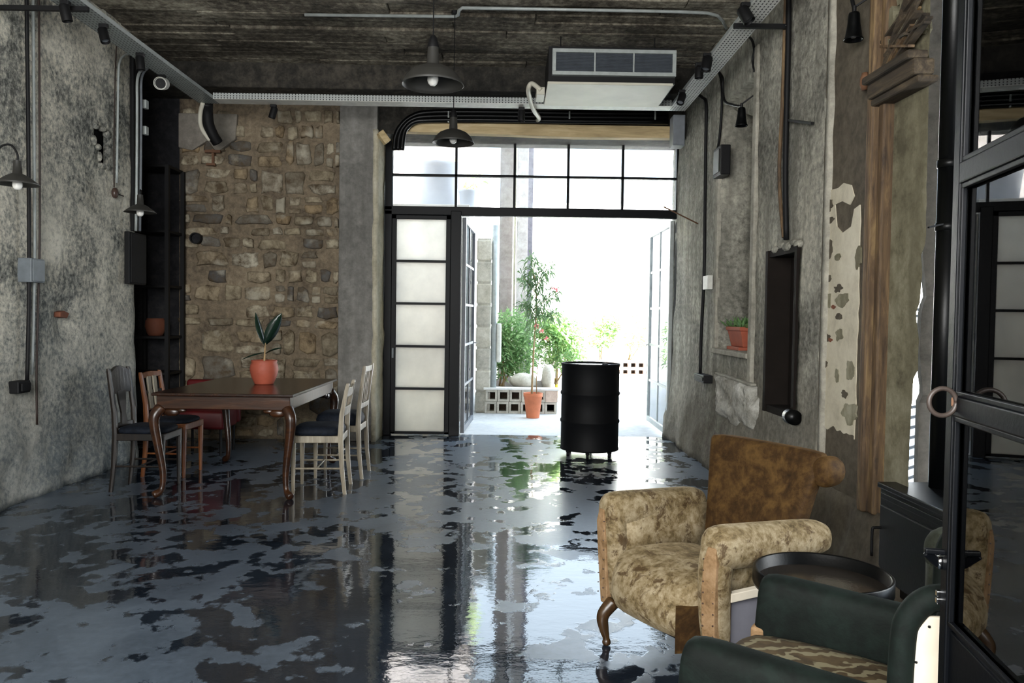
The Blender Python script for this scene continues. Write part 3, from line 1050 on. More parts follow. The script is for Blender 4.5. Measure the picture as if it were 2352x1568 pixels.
# flaked-off islands showing darker layers
for k, (px, py, rx, ry, mt) in enumerate(((1905, 570, 10, 20, 'stucco'), (1925, 663, 10, 9, 'stucco'), (1903, 640, 6, 8, 'stucco'), (1933, 690, 18, 16, 'panelplaster'), (1927, 727, 8, 7, 'stucco'),
                                         (1901, 690, 7, 22, 'panelplaster'), (1899, 775, 8, 10, 'stucco'), (1928, 768, 8, 15, 'panelplaster'), (1908, 505, 9, 7, 'stucco'), (1954, 850, 9, 22, 'panelplaster'),
                                         (1951, 945, 16, 24, 'panelplaster'), (1895, 835, 6, 9, 'stucco'), (1925, 590, 7, 8, 'panelplaster'), (1923, 862, 5, 14, 'panelplaster'), (1972, 590, 7, 26, 'panelplaster'),
                                         (1905, 470, 8, 16, 'stucco'), (1940, 905, 6, 8, 'stucco'), (1915, 705, 4, 4, 'brick'), (1908, 780, 4, 4, 'brick'))):
    c = at(px, py, X=XR - 0.011)
    ry_ = abs(at(px + rx, py, X=XR - 0.011).y - c.y)
    rz_ = abs(at(px, py + ry, X=XR - 0.011).z - c.z)
    on_pier('paint_flake', blobpoly(c.y, c.z, ry_, rz_, sd=k + 3), M[mt], 0.0075 + 0.0002 * k)
# crumbled rendered edge left of the pier
e0 = at(1893, 600, X=XR - 0.03).y
mb = MB()
rings = []
for i in range(40):
    z_ = 0.35 + (ZC - 0.35) * i / 39
    w_ = 0.035 + 0.02 * noise.noise(V((z_ * 5, 2, 1)))
    rings.append([V((XR + 0.02, e0 - w_, z_)), V((XR - 0.03 - 0.012 * noise.noise(V((z_ * 6, 3, 0))), e0 - w_ * 0.7, z_)), V((XR - 0.03, e0 + 0.03, z_)), V((XR + 0.02, e0 + 0.05, z_))])
mb.loft(rings).build('crumbled_edge', M['edge'], pier, smooth=True)

# weathered timber door trim, thin plaster panel, broken edge
YW0, YW1 = at(2027, 600, X=XR - 0.04).y, at(1988, 600, X=XR - 0.04).y
zw = at(2000, 1178, X=XR - 0.04).z
tw = thing('door_trim', 'tall weathered ochre timber trim post with carved brackets beside the peeling pier', 'trim', (XR, (YW0 + YW1) / 2, zw))
tw['kind'] = 'structure'
wdt = (YW1 - YW0) / 3
for k, x_ in enumerate((0.055, 0.085, 0.06)):
    MB().box(XR - x_, XR + 0.02, YW0 + wdt * k + 0.003, YW0 + wdt * (k + 1) - 0.003, zw, ZC + 0.03).build('moulding', M['trimwood'], tw, bevel=0.012, seg=3)
p = at(1992, 186, X=XR - 0.05)
MB().ball((XR - 0.06, p.y + 0.01, p.z), 0.035, 8, (0.7, 1, 1.6)).build('trim_knob', M['copper'], tw, smooth=True)

YE = at(2110, 740, X=XR).y
pp = []
EDGE = [(-400, 2150), (0, 2137), (560, 2126), (585, 2115), (620, 2119), (700, 2112), (720, 2102), (750, 2107), (780, 2111), (850, 2108), (865, 2099), (905, 2096), (930, 2094), (1000, 2090), (1100, 2086), (1500, 2080)]
POST = [(-400, 2140), (0, 2126), (560, 2118), (600, 2121), (680, 2129), (705, 2118), (740, 2115), (800, 2113), (860, 2116), (900, 2122), (920, 2112), (1100, 2107), (1500, 2100)]


def interp(tab, x_):
    for (a0, b0), (a1, b1) in zip(tab[:-1], tab[1:]):
        if a0 <= x_ <= a1:
            return b0 + (b1 - b0) * (x_ - a0) / (a1 - a0)
    return tab[-1][1] if x_ > tab[-1][0] else tab[0][1]


for i in range(90):
    z_ = (ZC + 0.03) * i / 89
    py = 740 - (z_ - EYE) * FPX / YE
    px_edge = interp(EDGE, py) + 2 * noise.noise(V((z_ * 14, 7, 3)))
    pp.append((at(px_edge, py, X=XR).y, z_))
rings = [[V((XR, YW0 - 0.0 + 0.03, z_)), V((XR, y_, z_)), V((XR + 0.06, y_ + 0.12, z_)), V((XR + 0.06, YW0 + 0.05, z_))] for y_, z_ in pp]
pan = MB().loft(rings).build('wall_panel', M['panelplaster'])
struct(pan, 'mouldy plaster panel with a broken edge beside the slit of daylight')
# rough plinth at the foot of the pier and panel
def f_pl(u, v):
    y_ = u
    a = 0.10 + 0.05 * fbm(y_ * 3, v * 3, 21.0) - 0.06 * v / 0.42
    return V((XR - a * min(1, (0.46 - v) * 8 + 0.1), y_, v))
struct(sheet('baseboard_right', f_pl, breaks(3.75, 5.3, 0.06), breaks(0, 0.42, 0.06), [], M['stucco'], 0.1, flip=True), 'rough stone base of the right wall')

# concrete post, dark outer wall and front wall with openings added for the fill lamps
po = MB()
rings = []
for i in range(90):
    z_ = (ZC + 0.05) * i / 89
    py = 740 - (z_ - EYE) * FPX / 4.48
    yl = at(interp(POST, py), py, X=2.30).y
    rings.append([V((2.64, yl - 0.10, z_)), V((2.30, yl, z_)), V((2.34, yl + 0.12, z_)), V((2.64, yl + 0.2, z_))])
po.loft(rings)
struct(po.build('wall_post', M['post']), 'grey concrete post behind the black stovepipe')
ow = MB()
ow.box(2.62, 2.9, 3.3, 4.50, 0, ZC + 0.05)
ow.box(2.62, 2.9, 0.6, 2.3, 0, ZC + 0.05)
ow.box(2.62, 2.9, 2.3, 3.3, 2.45, ZC + 0.05)
ow.box(2.62, 2.9, 2.3, 3.3, 0, 0.55)
struct(ow.build('wall_side_opening', M['dark']), 'dark wall around a side opening added for the fill lamp')
bw = MB()
bw.box(-4.9, -2.9, -1.25, -1.0, 0, ZC + 0.05)
bw.box(-2.9, 0.30, -1.25, -1.0, 3.35, ZC + 0.05)
bw.box(-2.9, 0.30, -1.25, -1.0, 0, 1.25)
bw.box(0.30, 0.80, -1.25, -1.0, 0, ZC + 0.05)
bw.box(0.80, 2.9, 0.30, 0.60, 0, ZC + 0.05)
bw.box(0.80, 1.05, -1.25, 0.30, 0, ZC + 0.05)
struct(bw.build('wall_back', M['column']), 'unseen front wall with an opening added for the rear fill lamp')
# iron grille outside the slit
gr = thing('window_grille', 'dark iron window grille seen through the slit beside the concrete post', 'grille', (2.6, 5.0, 0))
g0, g1 = V((2.40, 4.82, 0)), V((2.80, 5.20, 0))
MB().bar(g0 + V((0, 0, 1.25)), g1 + V((0, 0, 1.25)), 0.02, 0.30).build('panel', M['blackmatt'], gr)
for k in range(14):
    zz = 0.20 + 0.062 * k if k < 12 else 1.44 + (k - 12) * 0.04
    MB().tube([g0 + V((0, 0, zz)), g1 + V((0, 0, zz))], 0.010, 6).build('bar', M['blackmatt'], gr)
for t in (0.0, 0.5, 1.0):
    p = g0.lerp(g1, t)
    MB().tube([p, p + V((0, 0, 1.5))], 0.014, 6).build('upright', M['blackmatt'], gr)

# ------------------------------------------------------------------ furniture


def leg_path(foot, knee, top, r0, r1, r2, mb, n=8):
    """S-shaped cabriole leg"""
    f, k, t = V(foot), V(knee), V(top)
    pts = smooth_path([t, k, k.lerp(f, 0.45) + (f - k).cross(V((0, 0, 1))) * 0 + (V((f.x, f.y, 0)) - V((k.x, k.y, 0))) * -0.15, f + V((0, 0, 0.035)), f + (V((f.x - k.x, f.y - k.y, 0))) * 0.25], 5)
    m = len(pts) - 1
    rs = []
    for i in range(len(pts)):
        u = i / m
        if u < 0.25:
            r_ = r0 + (r1 - r0) * (u / 0.25)
        elif u < 0.8:
            r_ = r1 + (r2 - r1) * ((u - 0.25) / 0.55)
        else:
            r_ = r2 + 0.006 * math.sin((u - 0.8) / 0.2 * math.pi)
        rs.append(r_)
    mb.tube(pts, rs, n)


def softbox(mb, x0, x1, y0, y1, z0, z1, r, nx=3, ny=3, nz=3):
    mb.box(x0, x1, y0, y1, z0, z1)
    return mb


def ell(c, ax, ay, n=14, p=0.75):
    """closed ring, superellipse in the plane of two axis vectors"""
    out = []
    for k in range(n):
        t = 2 * math.pi * k / n
        a, b = math.cos(t), math.sin(t)
        out.append(V(c) + V(ax) * math.copysign(abs(a) ** p, a) + V(ay) * math.copysign(abs(b) ** p, b))
    return out


# ---- gold armchair
def gold_armchair():
    o = thing('gold_armchair', 'worn mottled gold velvet armchair with tan facings and carved front legs', 'armchair')
    # seat with bowed, chamfered front
    mb = MB()
    prof = [(-0.045, 0.155), (-0.075, 0.24), (-0.075, 0.32), (-0.045, 0.38), (0.03, 0.412), (0.16, 0.424), (0.34, 0.41), (0.54, 0.38), (0.54, 0.155)]
    rings = []
    for x, s_ in ((-0.252, 0.0), (-0.240, 0.55), (-0.195, 1.0), (0.0, 1.08), (0.195, 1.0), (0.240, 0.55), (0.252, 0.0)):
        rings.append([V((x, y_ if y_ > 0.0 else 0.055 + (y_ - 0.055) * s_, z_ + 0.012 * (s_ - 0.5) * (z_ > 0.4))) for y_, z_ in prof])
    mb.loft(rings).build('seat', M['gold'], o, smooth=True, subsurf=1)
    mb = MB(); mb.box(-0.24, 0.24, 0.03, 0.56, 0.150, 0.172); mb.build('seat_rail', M['darkwood'], o, bevel=0.006)
    mb = MB(); mb.prism([(0.200, -0.060), (0.244, 0.03), (0.258, 0.028), (0.224, -0.082)], lambda a, b, h: V((a, b, h)), 0.160, 0.33)
    mb.build('side_strip', M['goldback'], o)
    for s in (-1, 1):
        # padded arm
        mb = MB(); rings = []
        for y_, z_, rx, rz in ((-0.012, 0.555, 0.035, 0.045), (0.0, 0.562, 0.062, 0.075), (0.03, 0.566, 0.073, 0.086), (0.15, 0.562, 0.076, 0.082), (0.30, 0.557, 0.076, 0.078),
                               (0.44, 0.555, 0.074, 0.074), (0.54, 0.552, 0.068, 0.068), (0.58, 0.545, 0.05, 0.05)):
            rings.append(ell((s * (0.315 + 0.05 * max(0, y_)), y_, z_), (rx, 0, 0), (0, 0, rz), 16, 0.85))
        arm = mb.loft(rings).build('arm', M['gold'], o, smooth=True, subsurf=1)
        # inside of the arm
        mb = MB()
        mb.loft([[V((s * 0.24, y_, 0.36)), V((s * 0.30, y_, 0.36)), V((s * 0.315, y_, 0.56)), V((s * (0.262 - 0.01 * math.sin(y_ * 6)), y_, 0.56))] for y_ in (0.02, 0.15, 0.3, 0.45, 0.56)])
        mb.build('arm_lining', M['gold'], o, smooth=True)
        # front post below the arm
        mb = MB(); rings = []
        for z_, cx, hw, y0 in ((0.17, 0.300, 0.052, 0.015), (0.28, 0.298, 0.056, 0.0), (0.40, 0.300, 0.060, -0.006), (0.50, 0.308, 0.066, -0.012), (0.60, 0.315, 0.060, -0.004)):
            rings.append(ell((s * cx, y0 + 0.04, z_), (hw, 0, 0), (0, 0.046, 0), 14, 0.6))
        mb.loft(rings).build('arm_post', M['gold'], o, smooth=True, subsurf=1)
        # tan facing strip with tacks
        mb = MB(); rings = []
        for z_, cx, hw, y0 in ((0.165, 0.318, 0.028, -0.010), (0.30, 0.318, 0.030, -0.021), (0.42, 0.322, 0.032, -0.026), (0.52, 0.330, 0.030, -0.028), (0.575, 0.332, 0.018, -0.022)):
            rings.append([V((s * (cx - hw), y0 + 0.004, z_)), V((s * (cx - hw), y0 + 0.03, z_)), V((s * (cx + hw), y0 + 0.045, z_)), V((s * (cx + hw), y0 + 0.010, z_))])
        fc = mb.loft(rings).build('facing', M['goldfacing'], o, smooth=False, bevel=0.004)
        mb = MB()
        for k in range(9):
            z_ = 0.20 + 0.041 * k
            for q in (-0.02, 0.024):
                mb.ball((s * (0.321 + q), -0.022 + 0.008 * (q > 0), z_ + 0.012 * (q > 0)), 0.0036, 6)
        mb.build('tack', M['porcelain'], fc)['kind'] = 'stuff'
        # outer side: bare frame, batten and lining cloth
        mb = MB(); mb.box(min(s * 0.318, s * 0.345), max(s * 0.318, s * 0.345), 0.05, 0.54, 0.155, 0.19)
        mb.box(min(s * 0.318, s * 0.345), max(s * 0.318, s * 0.345), 0.50, 0.545, 0.155, 0.50)
        mb.box(min(s * 0.318, s * 0.345), max(s * 0.318, s * 0.345), 0.045, 0.08, 0.155, 0.52)
        mb.build('side_frame', M['mahogx'], o, bevel=0.004)
        MB().box(min(s * 0.322, s * 0.352), max(s * 0.322, s * 0.352), 0.07, 0.52, 0.365, 0.398).build('batten', M['muslin'], o, bevel=0.003)
        MB().box(min(s * 0.310, s * 0.326), max(s * 0.310, s * 0.326), 0.07, 0.52, 0.185, 0.37).build('lining_panel', M['greymuslin'], o)
        # legs
        mb = MB(); leg_path((s * 0.275, -0.02, 0.0), (s * 0.285, -0.03, 0.13), (s * 0.27, 0.02, 0.19), 0.035, 0.030, 0.015, mb)
        mb.build('leg', M['legwood'], o, smooth=True, subsurf=1)
        mb = MB(); mb.loft([ell((s * 0.27, 0.52 + 0.06 * (1 - t), 0.17 * t), (0.018 + 0.008 * t, 0, 0), (0, 0.018 + 0.008 * t, 0), 8, 0.6) for t in (0, 0.5, 1)])
        mb.build('leg', M['legwood'], o)
    # raked back
    mb = MB(); rings = []
    for z_, y0, hw, th in ((0.36, 0.49, 0.245, 0.10), (0.44, 0.50, 0.25, 0.10), (0.56, 0.52, 0.262, 0.10), (0.70, 0.55, 0.285, 0.095), (0.80, 0.575, 0.308, 0.095), (0.855, 0.590, 0.316, 0.085), (0.874, 0.602, 0.313, 0.055)):
        ring = []
        for a, b in ((-1, 0.35), (-0.985, 0.05), (-0.9, 0.0), (-0.4, -0.01), (0.4, -0.01), (0.9, 0.0), (0.985, 0.05), (1, 0.35), (0.97, 1.0), (0.4, 1.05), (-0.4, 1.05), (-0.97, 1.0)):
            ring.append(V((a * hw, y0 + b * th, z_)))
        rings.append(ring)
    bk = mb.loft(rings).build('backrest', M['goldback'], o, smooth=True, subsurf=1)
    for s in (-1, 1):
        mb = MB(); rings = []
        for y_, r_ in ((0.575, 0.02), (0.582, 0.045), (0.60, 0.053), (0.68, 0.052), (0.70, 0.03)):
            rings.append(ell((s * 0.315 + (0.045 if s < 0 else 0), y_ + (0.045 if s < 0 else 0), 0.795), (r_, 0, 0), (0, 0, r_ * 1.25), 14, 1.0))
        mb.loft(rings).build('ear_roll', M['goldback'], o, smooth=True, subsurf=1)
    return o


place(gold_armchair(), 0.5975, 3.179, 0, math.atan2(-0.866, 0.5))


# ---- green armchair, nearest the camera
def green_armchair():
    o = thing('green_armchair', 'dark green velvet armchair cut off by the bottom edge, muslin side and patterned seat', 'armchair')
    for s in (-1, 1):
        mb = MB(); rings = []
        # slab arm with a thick rounded top, swept from its sloping front edge to the back
        for y_, top, hw in ((-0.030, 0.555, 0.030), (-0.022, 0.590, 0.050), (0.0, 0.606, 0.058), (0.12, 0.600, 0.056), (0.30, 0.590, 0.054), (0.46, 0.585, 0.052), (0.54, 0.58, 0.048)):
            f = 0.05 if y_ < 0.05 else 0.0
            ring = []
            for a, z_ in ((-0.7, 0.22), (-0.75, 0.40), (-1.0, top - 0.07), (-0.92, top - 0.022), (-0.5, top - 0.003), (0.0, top), (0.5, top - 0.003), (0.92, top - 0.022), (1.0, top - 0.07), (0.75, 0.40), (0.7, 0.22)):
                ring.append(V((s * 0.31 + a * hw, y_ - f * max(0, (0.52 - z_)) / 0.3 * 0.6, z_)))
            rings.append(ring)
        mb.loft(rings).build('arm', M['green'], o, smooth=True, subsurf=1)
        mb = MB(); mb.box(s * 0.31 - 0.05, s * 0.31 + 0.05, -0.045, 0.0, 0.16, 0.44); mb.build('facing', M['goldfacing'], o, bevel=0.012)
        for y_ in (0.0, 0.56):
            mb = MB(); mb.loft([ell((s * 0.30, y_, 0.2 * t), (0.016 + 0.01 * t, 0, 0), (0, 0.016 + 0.01 * t, 0), 8, 0.6) for t in (0, 1)]); mb.build('leg', M['legwood'], o)
        # green roll framing the side of the back, with the tacked muslin behind it
        pts = smooth_path([(s * 0.352, 0.474, 0.18), (s * 0.354, 0.476, 0.45), (s * 0.356, 0.480, 0.70), (s * 0.354, 0.492, 0.775), (s * 0.348, 0.535, 0.822), (s * 0.340, 0.61, 0.828)], 5)
        MB().tube(pts, 0.028, 10).build('side_roll', M['green'], o, smooth=True)
        mb = MB()
        mb.prism([(0.500, 0.18), (0.497, 0.50), (0.495, 0.68), (0.503, 0.745), (0.528, 0.785), (0.60, 0.80), (0.60, 0.18)],
                 lambda a, b, h: V((s * (0.352 + h), a, b)), 0.0, 0.012)
        ms = mb.build('side_panel', M['muslin'], o, bevel=0.003)
        mb = MB()
        for k in range(8):
            mb.ball((s * 0.365, 0.506 + 0.002 * math.sin(k), 0.25 + 0.062 * k), 0.0032, 6)
            mb.ball((s * 0.365, 0.560, 0.22 + 0.062 * k), 0.0032, 6)
        mb.ball((s * 0.365, 0.530, 0.765), 0.0034, 6)
        mb.build('tack', M['blackmatt'], ms)['kind'] = 'stuff'
    mb = MB(); rings = []
    for z_, y0, th in ((0.2, 0.50, 0.12), (0.45, 0.50, 0.12), (0.65, 0.51, 0.12), (0.78, 0.53, 0.11), (0.83, 0.56, 0.07), (0.845, 0.585, 0.03)):
        rings.append([V((a * 0.335, y0 + b * th, z_)) for a, b in ((-1, 0.5), (-1, 0.05), (-0.9, 0), (0, -0.02), (0.9, 0), (1, 0.05), (1, 0.5), (0.95, 1), (0, 1.03), (-0.95, 1))])
    mb.loft(rings).build('backrest', M['green'], o, smooth=True, subsurf=1)
    mb = MB(); rings = []
    for y_, z_ in ((-0.05, 0.40), (-0.04, 0.445), (0.02, 0.462), (0.2, 0.468), (0.4, 0.455), (0.52, 0.44)):
        rings.append([V((-0.262, y_, 0.2)), V((-0.262, y_, z_ - 0.02)), V((-0.15, y_, z_)), V((0, y_, z_ + 0.008)), V((0.15, y_, z_)), V((0.262, y_, z_ - 0.02)), V((0.262, y_, 0.2))])
    mb.loft(rings).build('seat', M['cloth'], o, smooth=True, subsurf=1)
    return o


place(green_armchair(), 0.665, 2.262, 0, math.atan2(-0.82, -0.57))


# ---- grey-green armchair behind the glass door
def sage_armchair():
    o = thing('sage_armchair', 'grey green velvet armchair seen behind the glass door leaf', 'armchair')
    for s in (-1, 1):
        mb = MB(); rings = []
        for y_, z_, r_ in ((-0.02, 0.50, 0.05), (0.0, 0.515, 0.08), (0.08, 0.525, 0.09), (0.3, 0.52, 0.09), (0.5, 0.51, 0.085)):
            rings.append(ell((s * 0.255, y_, z_), (r_ * 0.75, 0, 0), (0, 0, r_), 14, 0.9))
        mb.loft(rings).build('arm', M['sage'], o, smooth=True, subsurf=1)
        mb = MB(); mb.loft([ell((s * 0.255, 0.25, z_), (0.05, 0, 0), (0, 0.265, 0), 16, 0.4) for z_ in (0.16, 0.3, 0.5)])
        mb.build('arm_panel', M['sage'], o, smooth=True)
        for y_ in (0.03, 0.5):
            mb = MB(); mb.loft([ell((s * 0.24, y_, 0.17 * t), (0.014 + 0.01 * t, 0, 0), (0, 0.014 + 0.01 * t, 0), 8, 0.6) for t in (0, 1)]); mb.build('leg', M['legwood'], o)
    mb = MB(); mb.box(-0.21, 0.21, -0.03, 0.5, 0.17, 0.42); mb.build('seat', M['sage'], o, smooth=True, bevel=0.04, seg=4)
    mb = MB(); rings = []
    for z_, y0, hw, th in ((0.2, 0.46, 0.25, 0.1), (0.5, 0.48, 0.26, 0.11), (0.62, 0.50, 0.25, 0.1), (0.69, 0.52, 0.20, 0.07), (0.71, 0.55, 0.12, 0.03)):
        rings.append([V((a * hw, y0 + b * th, z_)) for a, b in ((-1, 0.5), (-0.95, 0.05), (-0.6, 0), (0, -0.02), (0.6, 0), (0.95, 0.05), (1, 0.5), (0.95, 1), (0, 1.03), (-0.95, 1))])
    mb.loft(rings).build('backrest', M['sage'], o, smooth=True, subsurf=1)
    return o


place(sage_armchair(), 1.70, 2.86, 0, math.radians(-85))

# ---- round tray table
t = thing('tray_table', 'low round table with black rim and smoked glass top between the armchairs', 'table', (1.08, 2.70, 0))
zc = 0.505
MB().lathe([(0.20, zc - 0.012), (0.222, zc - 0.012), (0.226, zc + 0.0), (0.226, zc + 0.046), (0.220, zc + 0.050), (0.214, zc + 0.046), (0.211, zc + 0.006), (0.20, zc + 0.004), (0.20, zc - 0.012)], 48, (1.08, 2.70, 0)).build('rim', M['stove'], t, smooth=True)
MB().lathe([(0.001, zc), (0.212, zc), (0.212, zc + 0.006), (0.001, zc + 0.006)], 48, (1.08, 2.70, 0)).build('top', metal('brown_black_lacquer', '#2e2a26', 0.12), t)
for k in range(3):
    a = 0.35 + k * 2.094
    pts = smooth_path([V((1.08, 2.70, zc - 0.01)) + V((0.18 * math.cos(a), 0.18 * math.sin(a), 0)), V((1.08, 2.70, 0.25)) + V((0.10 * math.cos(a), 0.10 * math.sin(a), 0)),
                       V((1.08, 2.70, 0.0)) + V((0.20 * math.cos(a), 0.20 * math.sin(a), 0.008))], 5)
    MB().tube(pts, 0.009, 8).build('leg', M['stove'], t, smooth=True)
MB().tube([V((1.08, 2.70, 0.25)) + V((0.10 * math.cos(a), 0.10 * math.sin(a), 0)) for a in [2 * math.pi * k / 24 for k in range(25)]], 0.006, 6).build('hoop', M['stove'], t, smooth=True)

# ---- stove with its pipe
SXA, SXB, SYA, SYB, SZ = 1.86, 2.29, 3.33, 3.99, 0.605
st = thing('wood_stove', 'black box wood stove against the concrete post', 'stove', ((SXA + SXB) / 2, (SYA + SYB) / 2, 0))
MB().box(SXA + 0.012, SXB - 0.012, SYA + 0.012, SYB - 0.012, 0.10, SZ - 0.02).build('body', M['stove'], st, bevel=0.006)
MB().box(SXA, SXB, SYA, SYB, SZ - 0.028, SZ).build('top_plate', M['stove'], st, bevel=0.006)
MB().box(SXA + 0.004, SXA + 0.02, SYA + 0.03, SYB - 0.03, SZ - 0.075, SZ - 0.045).build('trim_band', M['stove'], st, bevel=0.004)
dr = MB().box(SXA - 0.008, SXA + 0.02, SYA + 0.05, SYB - 0.05, 0.15, SZ - 0.10).build('door', M['stove'], st, bevel=0.008)
MB().tube(smooth_path([(SXA, SYB - 0.07, 0.39), (SXA - 0.04, SYB - 0.07, 0.39), (SXA - 0.05, SYB - 0.07, 0.375), (SXA - 0.05, SYB - 0.07, 0.25)], 5), 0.007, 8).build('handle', M['blackmatt'], dr, smooth=True)
for x_ in (SXA + 0.05, SXB - 0.05):
    for y_ in (SYA + 0.06, SYB - 0.06):
        MB().box(x_ - 0.02, x_ + 0.02, y_ - 0.02, y_ + 0.02, 0, 0.11).build('leg', M['stove'], st, bevel=0.004)
PX, PY = 2.105, 3.86
sp = thing('stovepipe', 'tall shiny black stovepipe rising from the wood stove', 'pipe', (PX, PY, SZ))
for z0, z1 in ((SZ + 0.001, 2.16), (2.16, ZC + 0.02)):
    MB().tube([(PX, PY, z0), (PX, PY, z1)], 0.052, 24).build('pipe_section', M['stove'], sp, smooth=True)
for z_ in (2.16, 1.86, 3.0):
    MB().lathe([(0.050, z_ - 0.02), (0.056, z_ - 0.018), (0.056, z_ + 0.018), (0.050, z_ + 0.02)], 24, (PX, PY, 0)).build('collar', M['stove'], sp, smooth=True)
MB().bar((PX - 0.04, PY - 0.03, 1.87), (PX - 0.12, PY - 0.05, 1.85), 0.012, 0.008).build('bracket', M['blackmatt'], sp)

# ---- glass entrance door standing open into the room
DY = 1.55
DX = at(2200, 740, Y=DY).x
ddir = V((-0.176, -0.984, 0)); dn = V((-0.984, 0.176, 0))
dg = sempty('door_4', 'black steel glazed entrance door standing open with iron ring handle', 'door', (DX, DY, 0))
P0 = V((DX, DY, 0)); DW, DH = 0.92, 2.22


def dpt(t_, z_, off=0.0):
    return P0 + ddir * t_ + dn * off + V((0, 0, z_))


zd = lambda py: EYE - (py - 741) * DY / FPX
mb = MB()
mb.bar(dpt(0.017, 0.012), dpt(0.017, DH), 0.034, 0.034, ddir)
mb.bar(dpt(DW - 0.017, 0.0), dpt(DW - 0.017, DH), 0.034, 0.034, ddir)
mb.bar(dpt(0.03, DH - 0.02), dpt(DW - 0.03, DH - 0.02), 0.034, 0.04)
mb.build('frame', M['black'], dg, bevel=0.003)
zt_, zm_, zk_ = zd(404), zd(928), zd(1430)
for z_, h_ in ((zt_, 0.040), (zm_, 0.038)):
    MB().bar(dpt(0.034, z_), dpt(DW - 0.034, z_), 0.036, h_).build('rail', M['black'], dg, bevel=0.003)
MB().bar(dpt(0.034, zk_ / 2), dpt(DW - 0.034, zk_ / 2), 0.020, zk_ - 0.02).build('kick_panel', M['black'], dg, bevel=0.003)
for z0, z1 in ((zk_, zm_ - 0.019), (zm_ + 0.019, zt_ - 0.02), (zt_ + 0.02, DH - 0.04)):
    MB().bar(dpt(0.034, (z0 + z1) / 2), dpt(DW - 0.034, (z0 + z1) / 2), 0.004, z1 - z0).build('pane', M['doorglass'], dg)
    for off in (-0.010, 0.010):
        mb = MB()
        mb.bar(dpt(0.039, z0, off), dpt(0.039, z1, off), 0.010, 0.010, ddir)
        mb.bar(dpt(0.034, z0 + 0.005, off), dpt(DW - 0.034, z0 + 0.005, off), 0.010, 0.010)
        mb.bar(dpt(0.034, z1 - 0.005, off), dpt(DW - 0.034, z1 - 0.005, off), 0.010, 0.010)
        mb.build('glazing_bead', M['black'], dg, bevel=0.002)
rc = at(2165, 923, Y=DY - 0.05)
pts = [rc + V((0.0255 * math.cos(a), 0.0, 0.0255 * math.sin(a))) for a in [2 * math.pi * k / 32 for k in range(33)]]
MB().tube(pts, 0.0046, 10).build('ring_handle', M['ring'], dg, smooth=True)
MB().bar(rc + V((0.022, 0, 0)), dpt(0.017, rc.z, 0.0), 0.012, 0.018).build('ring_stud', M['copper'], dg, bevel=0.003)
hz = zd(1268)
MB().bar(dpt(0.015, hz, 0.052), dpt(0.015, hz - 0.003, -0.095), 0.012, 0.011).build('lever', M['black'], dg, bevel=0.003)
MB().bar(dpt(0.015, hz - 0.002, 0.05), dpt(0.004, hz - 0.028, 0.022), 0.008, 0.018).build('lever_stay', M['black'], dg, bevel=0.003)
MB().tube([dpt(0.005, hz - 0.036, 0.020), dpt(0.005, hz - 0.012, 0.020)], 0.006, 12).build('lock_barrel', M['chrome'], dg, smooth=True)
for z_ in (zd(1371), zd(1388)):
    MB().bar(dpt(0.0, z_ - 0.006, 0.018), dpt(0.0, z_ + 0.006, 0.018), 0.012, 0.012, ddir).build('lock_keeper', M['chrome'], dg, bevel=0.002)
MB().bar(dpt(DW + 0.022, 0), dpt(DW + 0.022, DH + 0.05), 0.05, 0.04, ddir).build('hinge_post', M['black'], dg)

# ---- dining table
TX0, TX1, TY0, TY1 = -2.625, -1.625, 6.05, 7.55
dt = thing('dining_table', 'old dark mahogany dining table with carved cabriole legs', 'table', ((TX0 + TX1) / 2, (TY0 + TY1) / 2, 0))
MB().box(TX0 - 0.03, TX1 + 0.03, TY0 - 0.03, TY1 + 0.03, 0.770, 0.793).build('tabletop', M['mahog'], dt, bevel=0.007, seg=3)
for nm, b_ in (('apron', (TX0, TX1, TY0, TY0 + 0.03)), ('apron', (TX0, TX1, TY1 - 0.03, TY1)), ('apron', (TX0, TX0 + 0.03, TY0 + 0.03, TY1 - 0.03)), ('apron', (TX1 - 0.03, TX1, TY0 + 0.03, TY1 - 0.03))):
    MB().box(b_[0], b_[1], b_[2], b_[3], 0.672, 0.770).build(nm, M['mahogx'] if b_[1] - b_[0] > 0.5 else M['mahogx'], dt, bevel=0.004)
for sx, x_ in ((-1, TX0), (1, TX1)):
    for sy, y_ in ((-1, TY0), (1, TY1)):
        mb = MB()
        kx, ky = x_ + sx * 0.012, y_ + sy * 0.012
        pts = smooth_path([(x_ - sx * 0.03, y_ - sy * 0.03, 0.685), (kx, ky, 0.60), (x_ - sx * 0.005, y_ - sy * 0.005, 0.42), (x_ - sx * 0.035, y_ - sy * 0.03, 0.20), (x_ - sx * 0.028, y_ - sy * 0.025, 0.06), (x_ + sx * 0.02, y_ + sy * 0.02, 0.016)], 5)
        m = len(pts) - 1
        rs = []
        for i in range(len(pts)):
            u = i / m
            rs.append(0.052 if u < 0.02 else 0.050 - 0.028 * min(1, u / 0.75) if u < 0.8 else 0.022 + 0.010 * math.sin((u - 0.8) / 0.2 * 2.4))
        mb.tube(pts, rs, 10)
        lg = mb.build('leg', M['mahogx'], dt, smooth=True, subsurf=1)
        mb = MB()
        for (dx, dy) in ((1, 0), (0, 1)):
            q = V((x_ - sx * (0.03 + 0.07 * dx), y_ - sy * (0.03 + 0.07 * dy), 0.645))
            mb.ball(q, 0.045, 8, (1.5 if dx else 0.5, 1.5 if dy else 0.5, 0.8))
            q2 = V((x_ - sx * (0.03 + 0.14 * dx), y_ - sy * (0.03 + 0.14 * dy), 0.658))
            mb.ball(q2, 0.028, 8, (1.6 if dx else 0.5, 1.6 if dy else 0.5, 0.7))
        mb.build('carved_knee', M['mahogx'], lg, smooth=True)


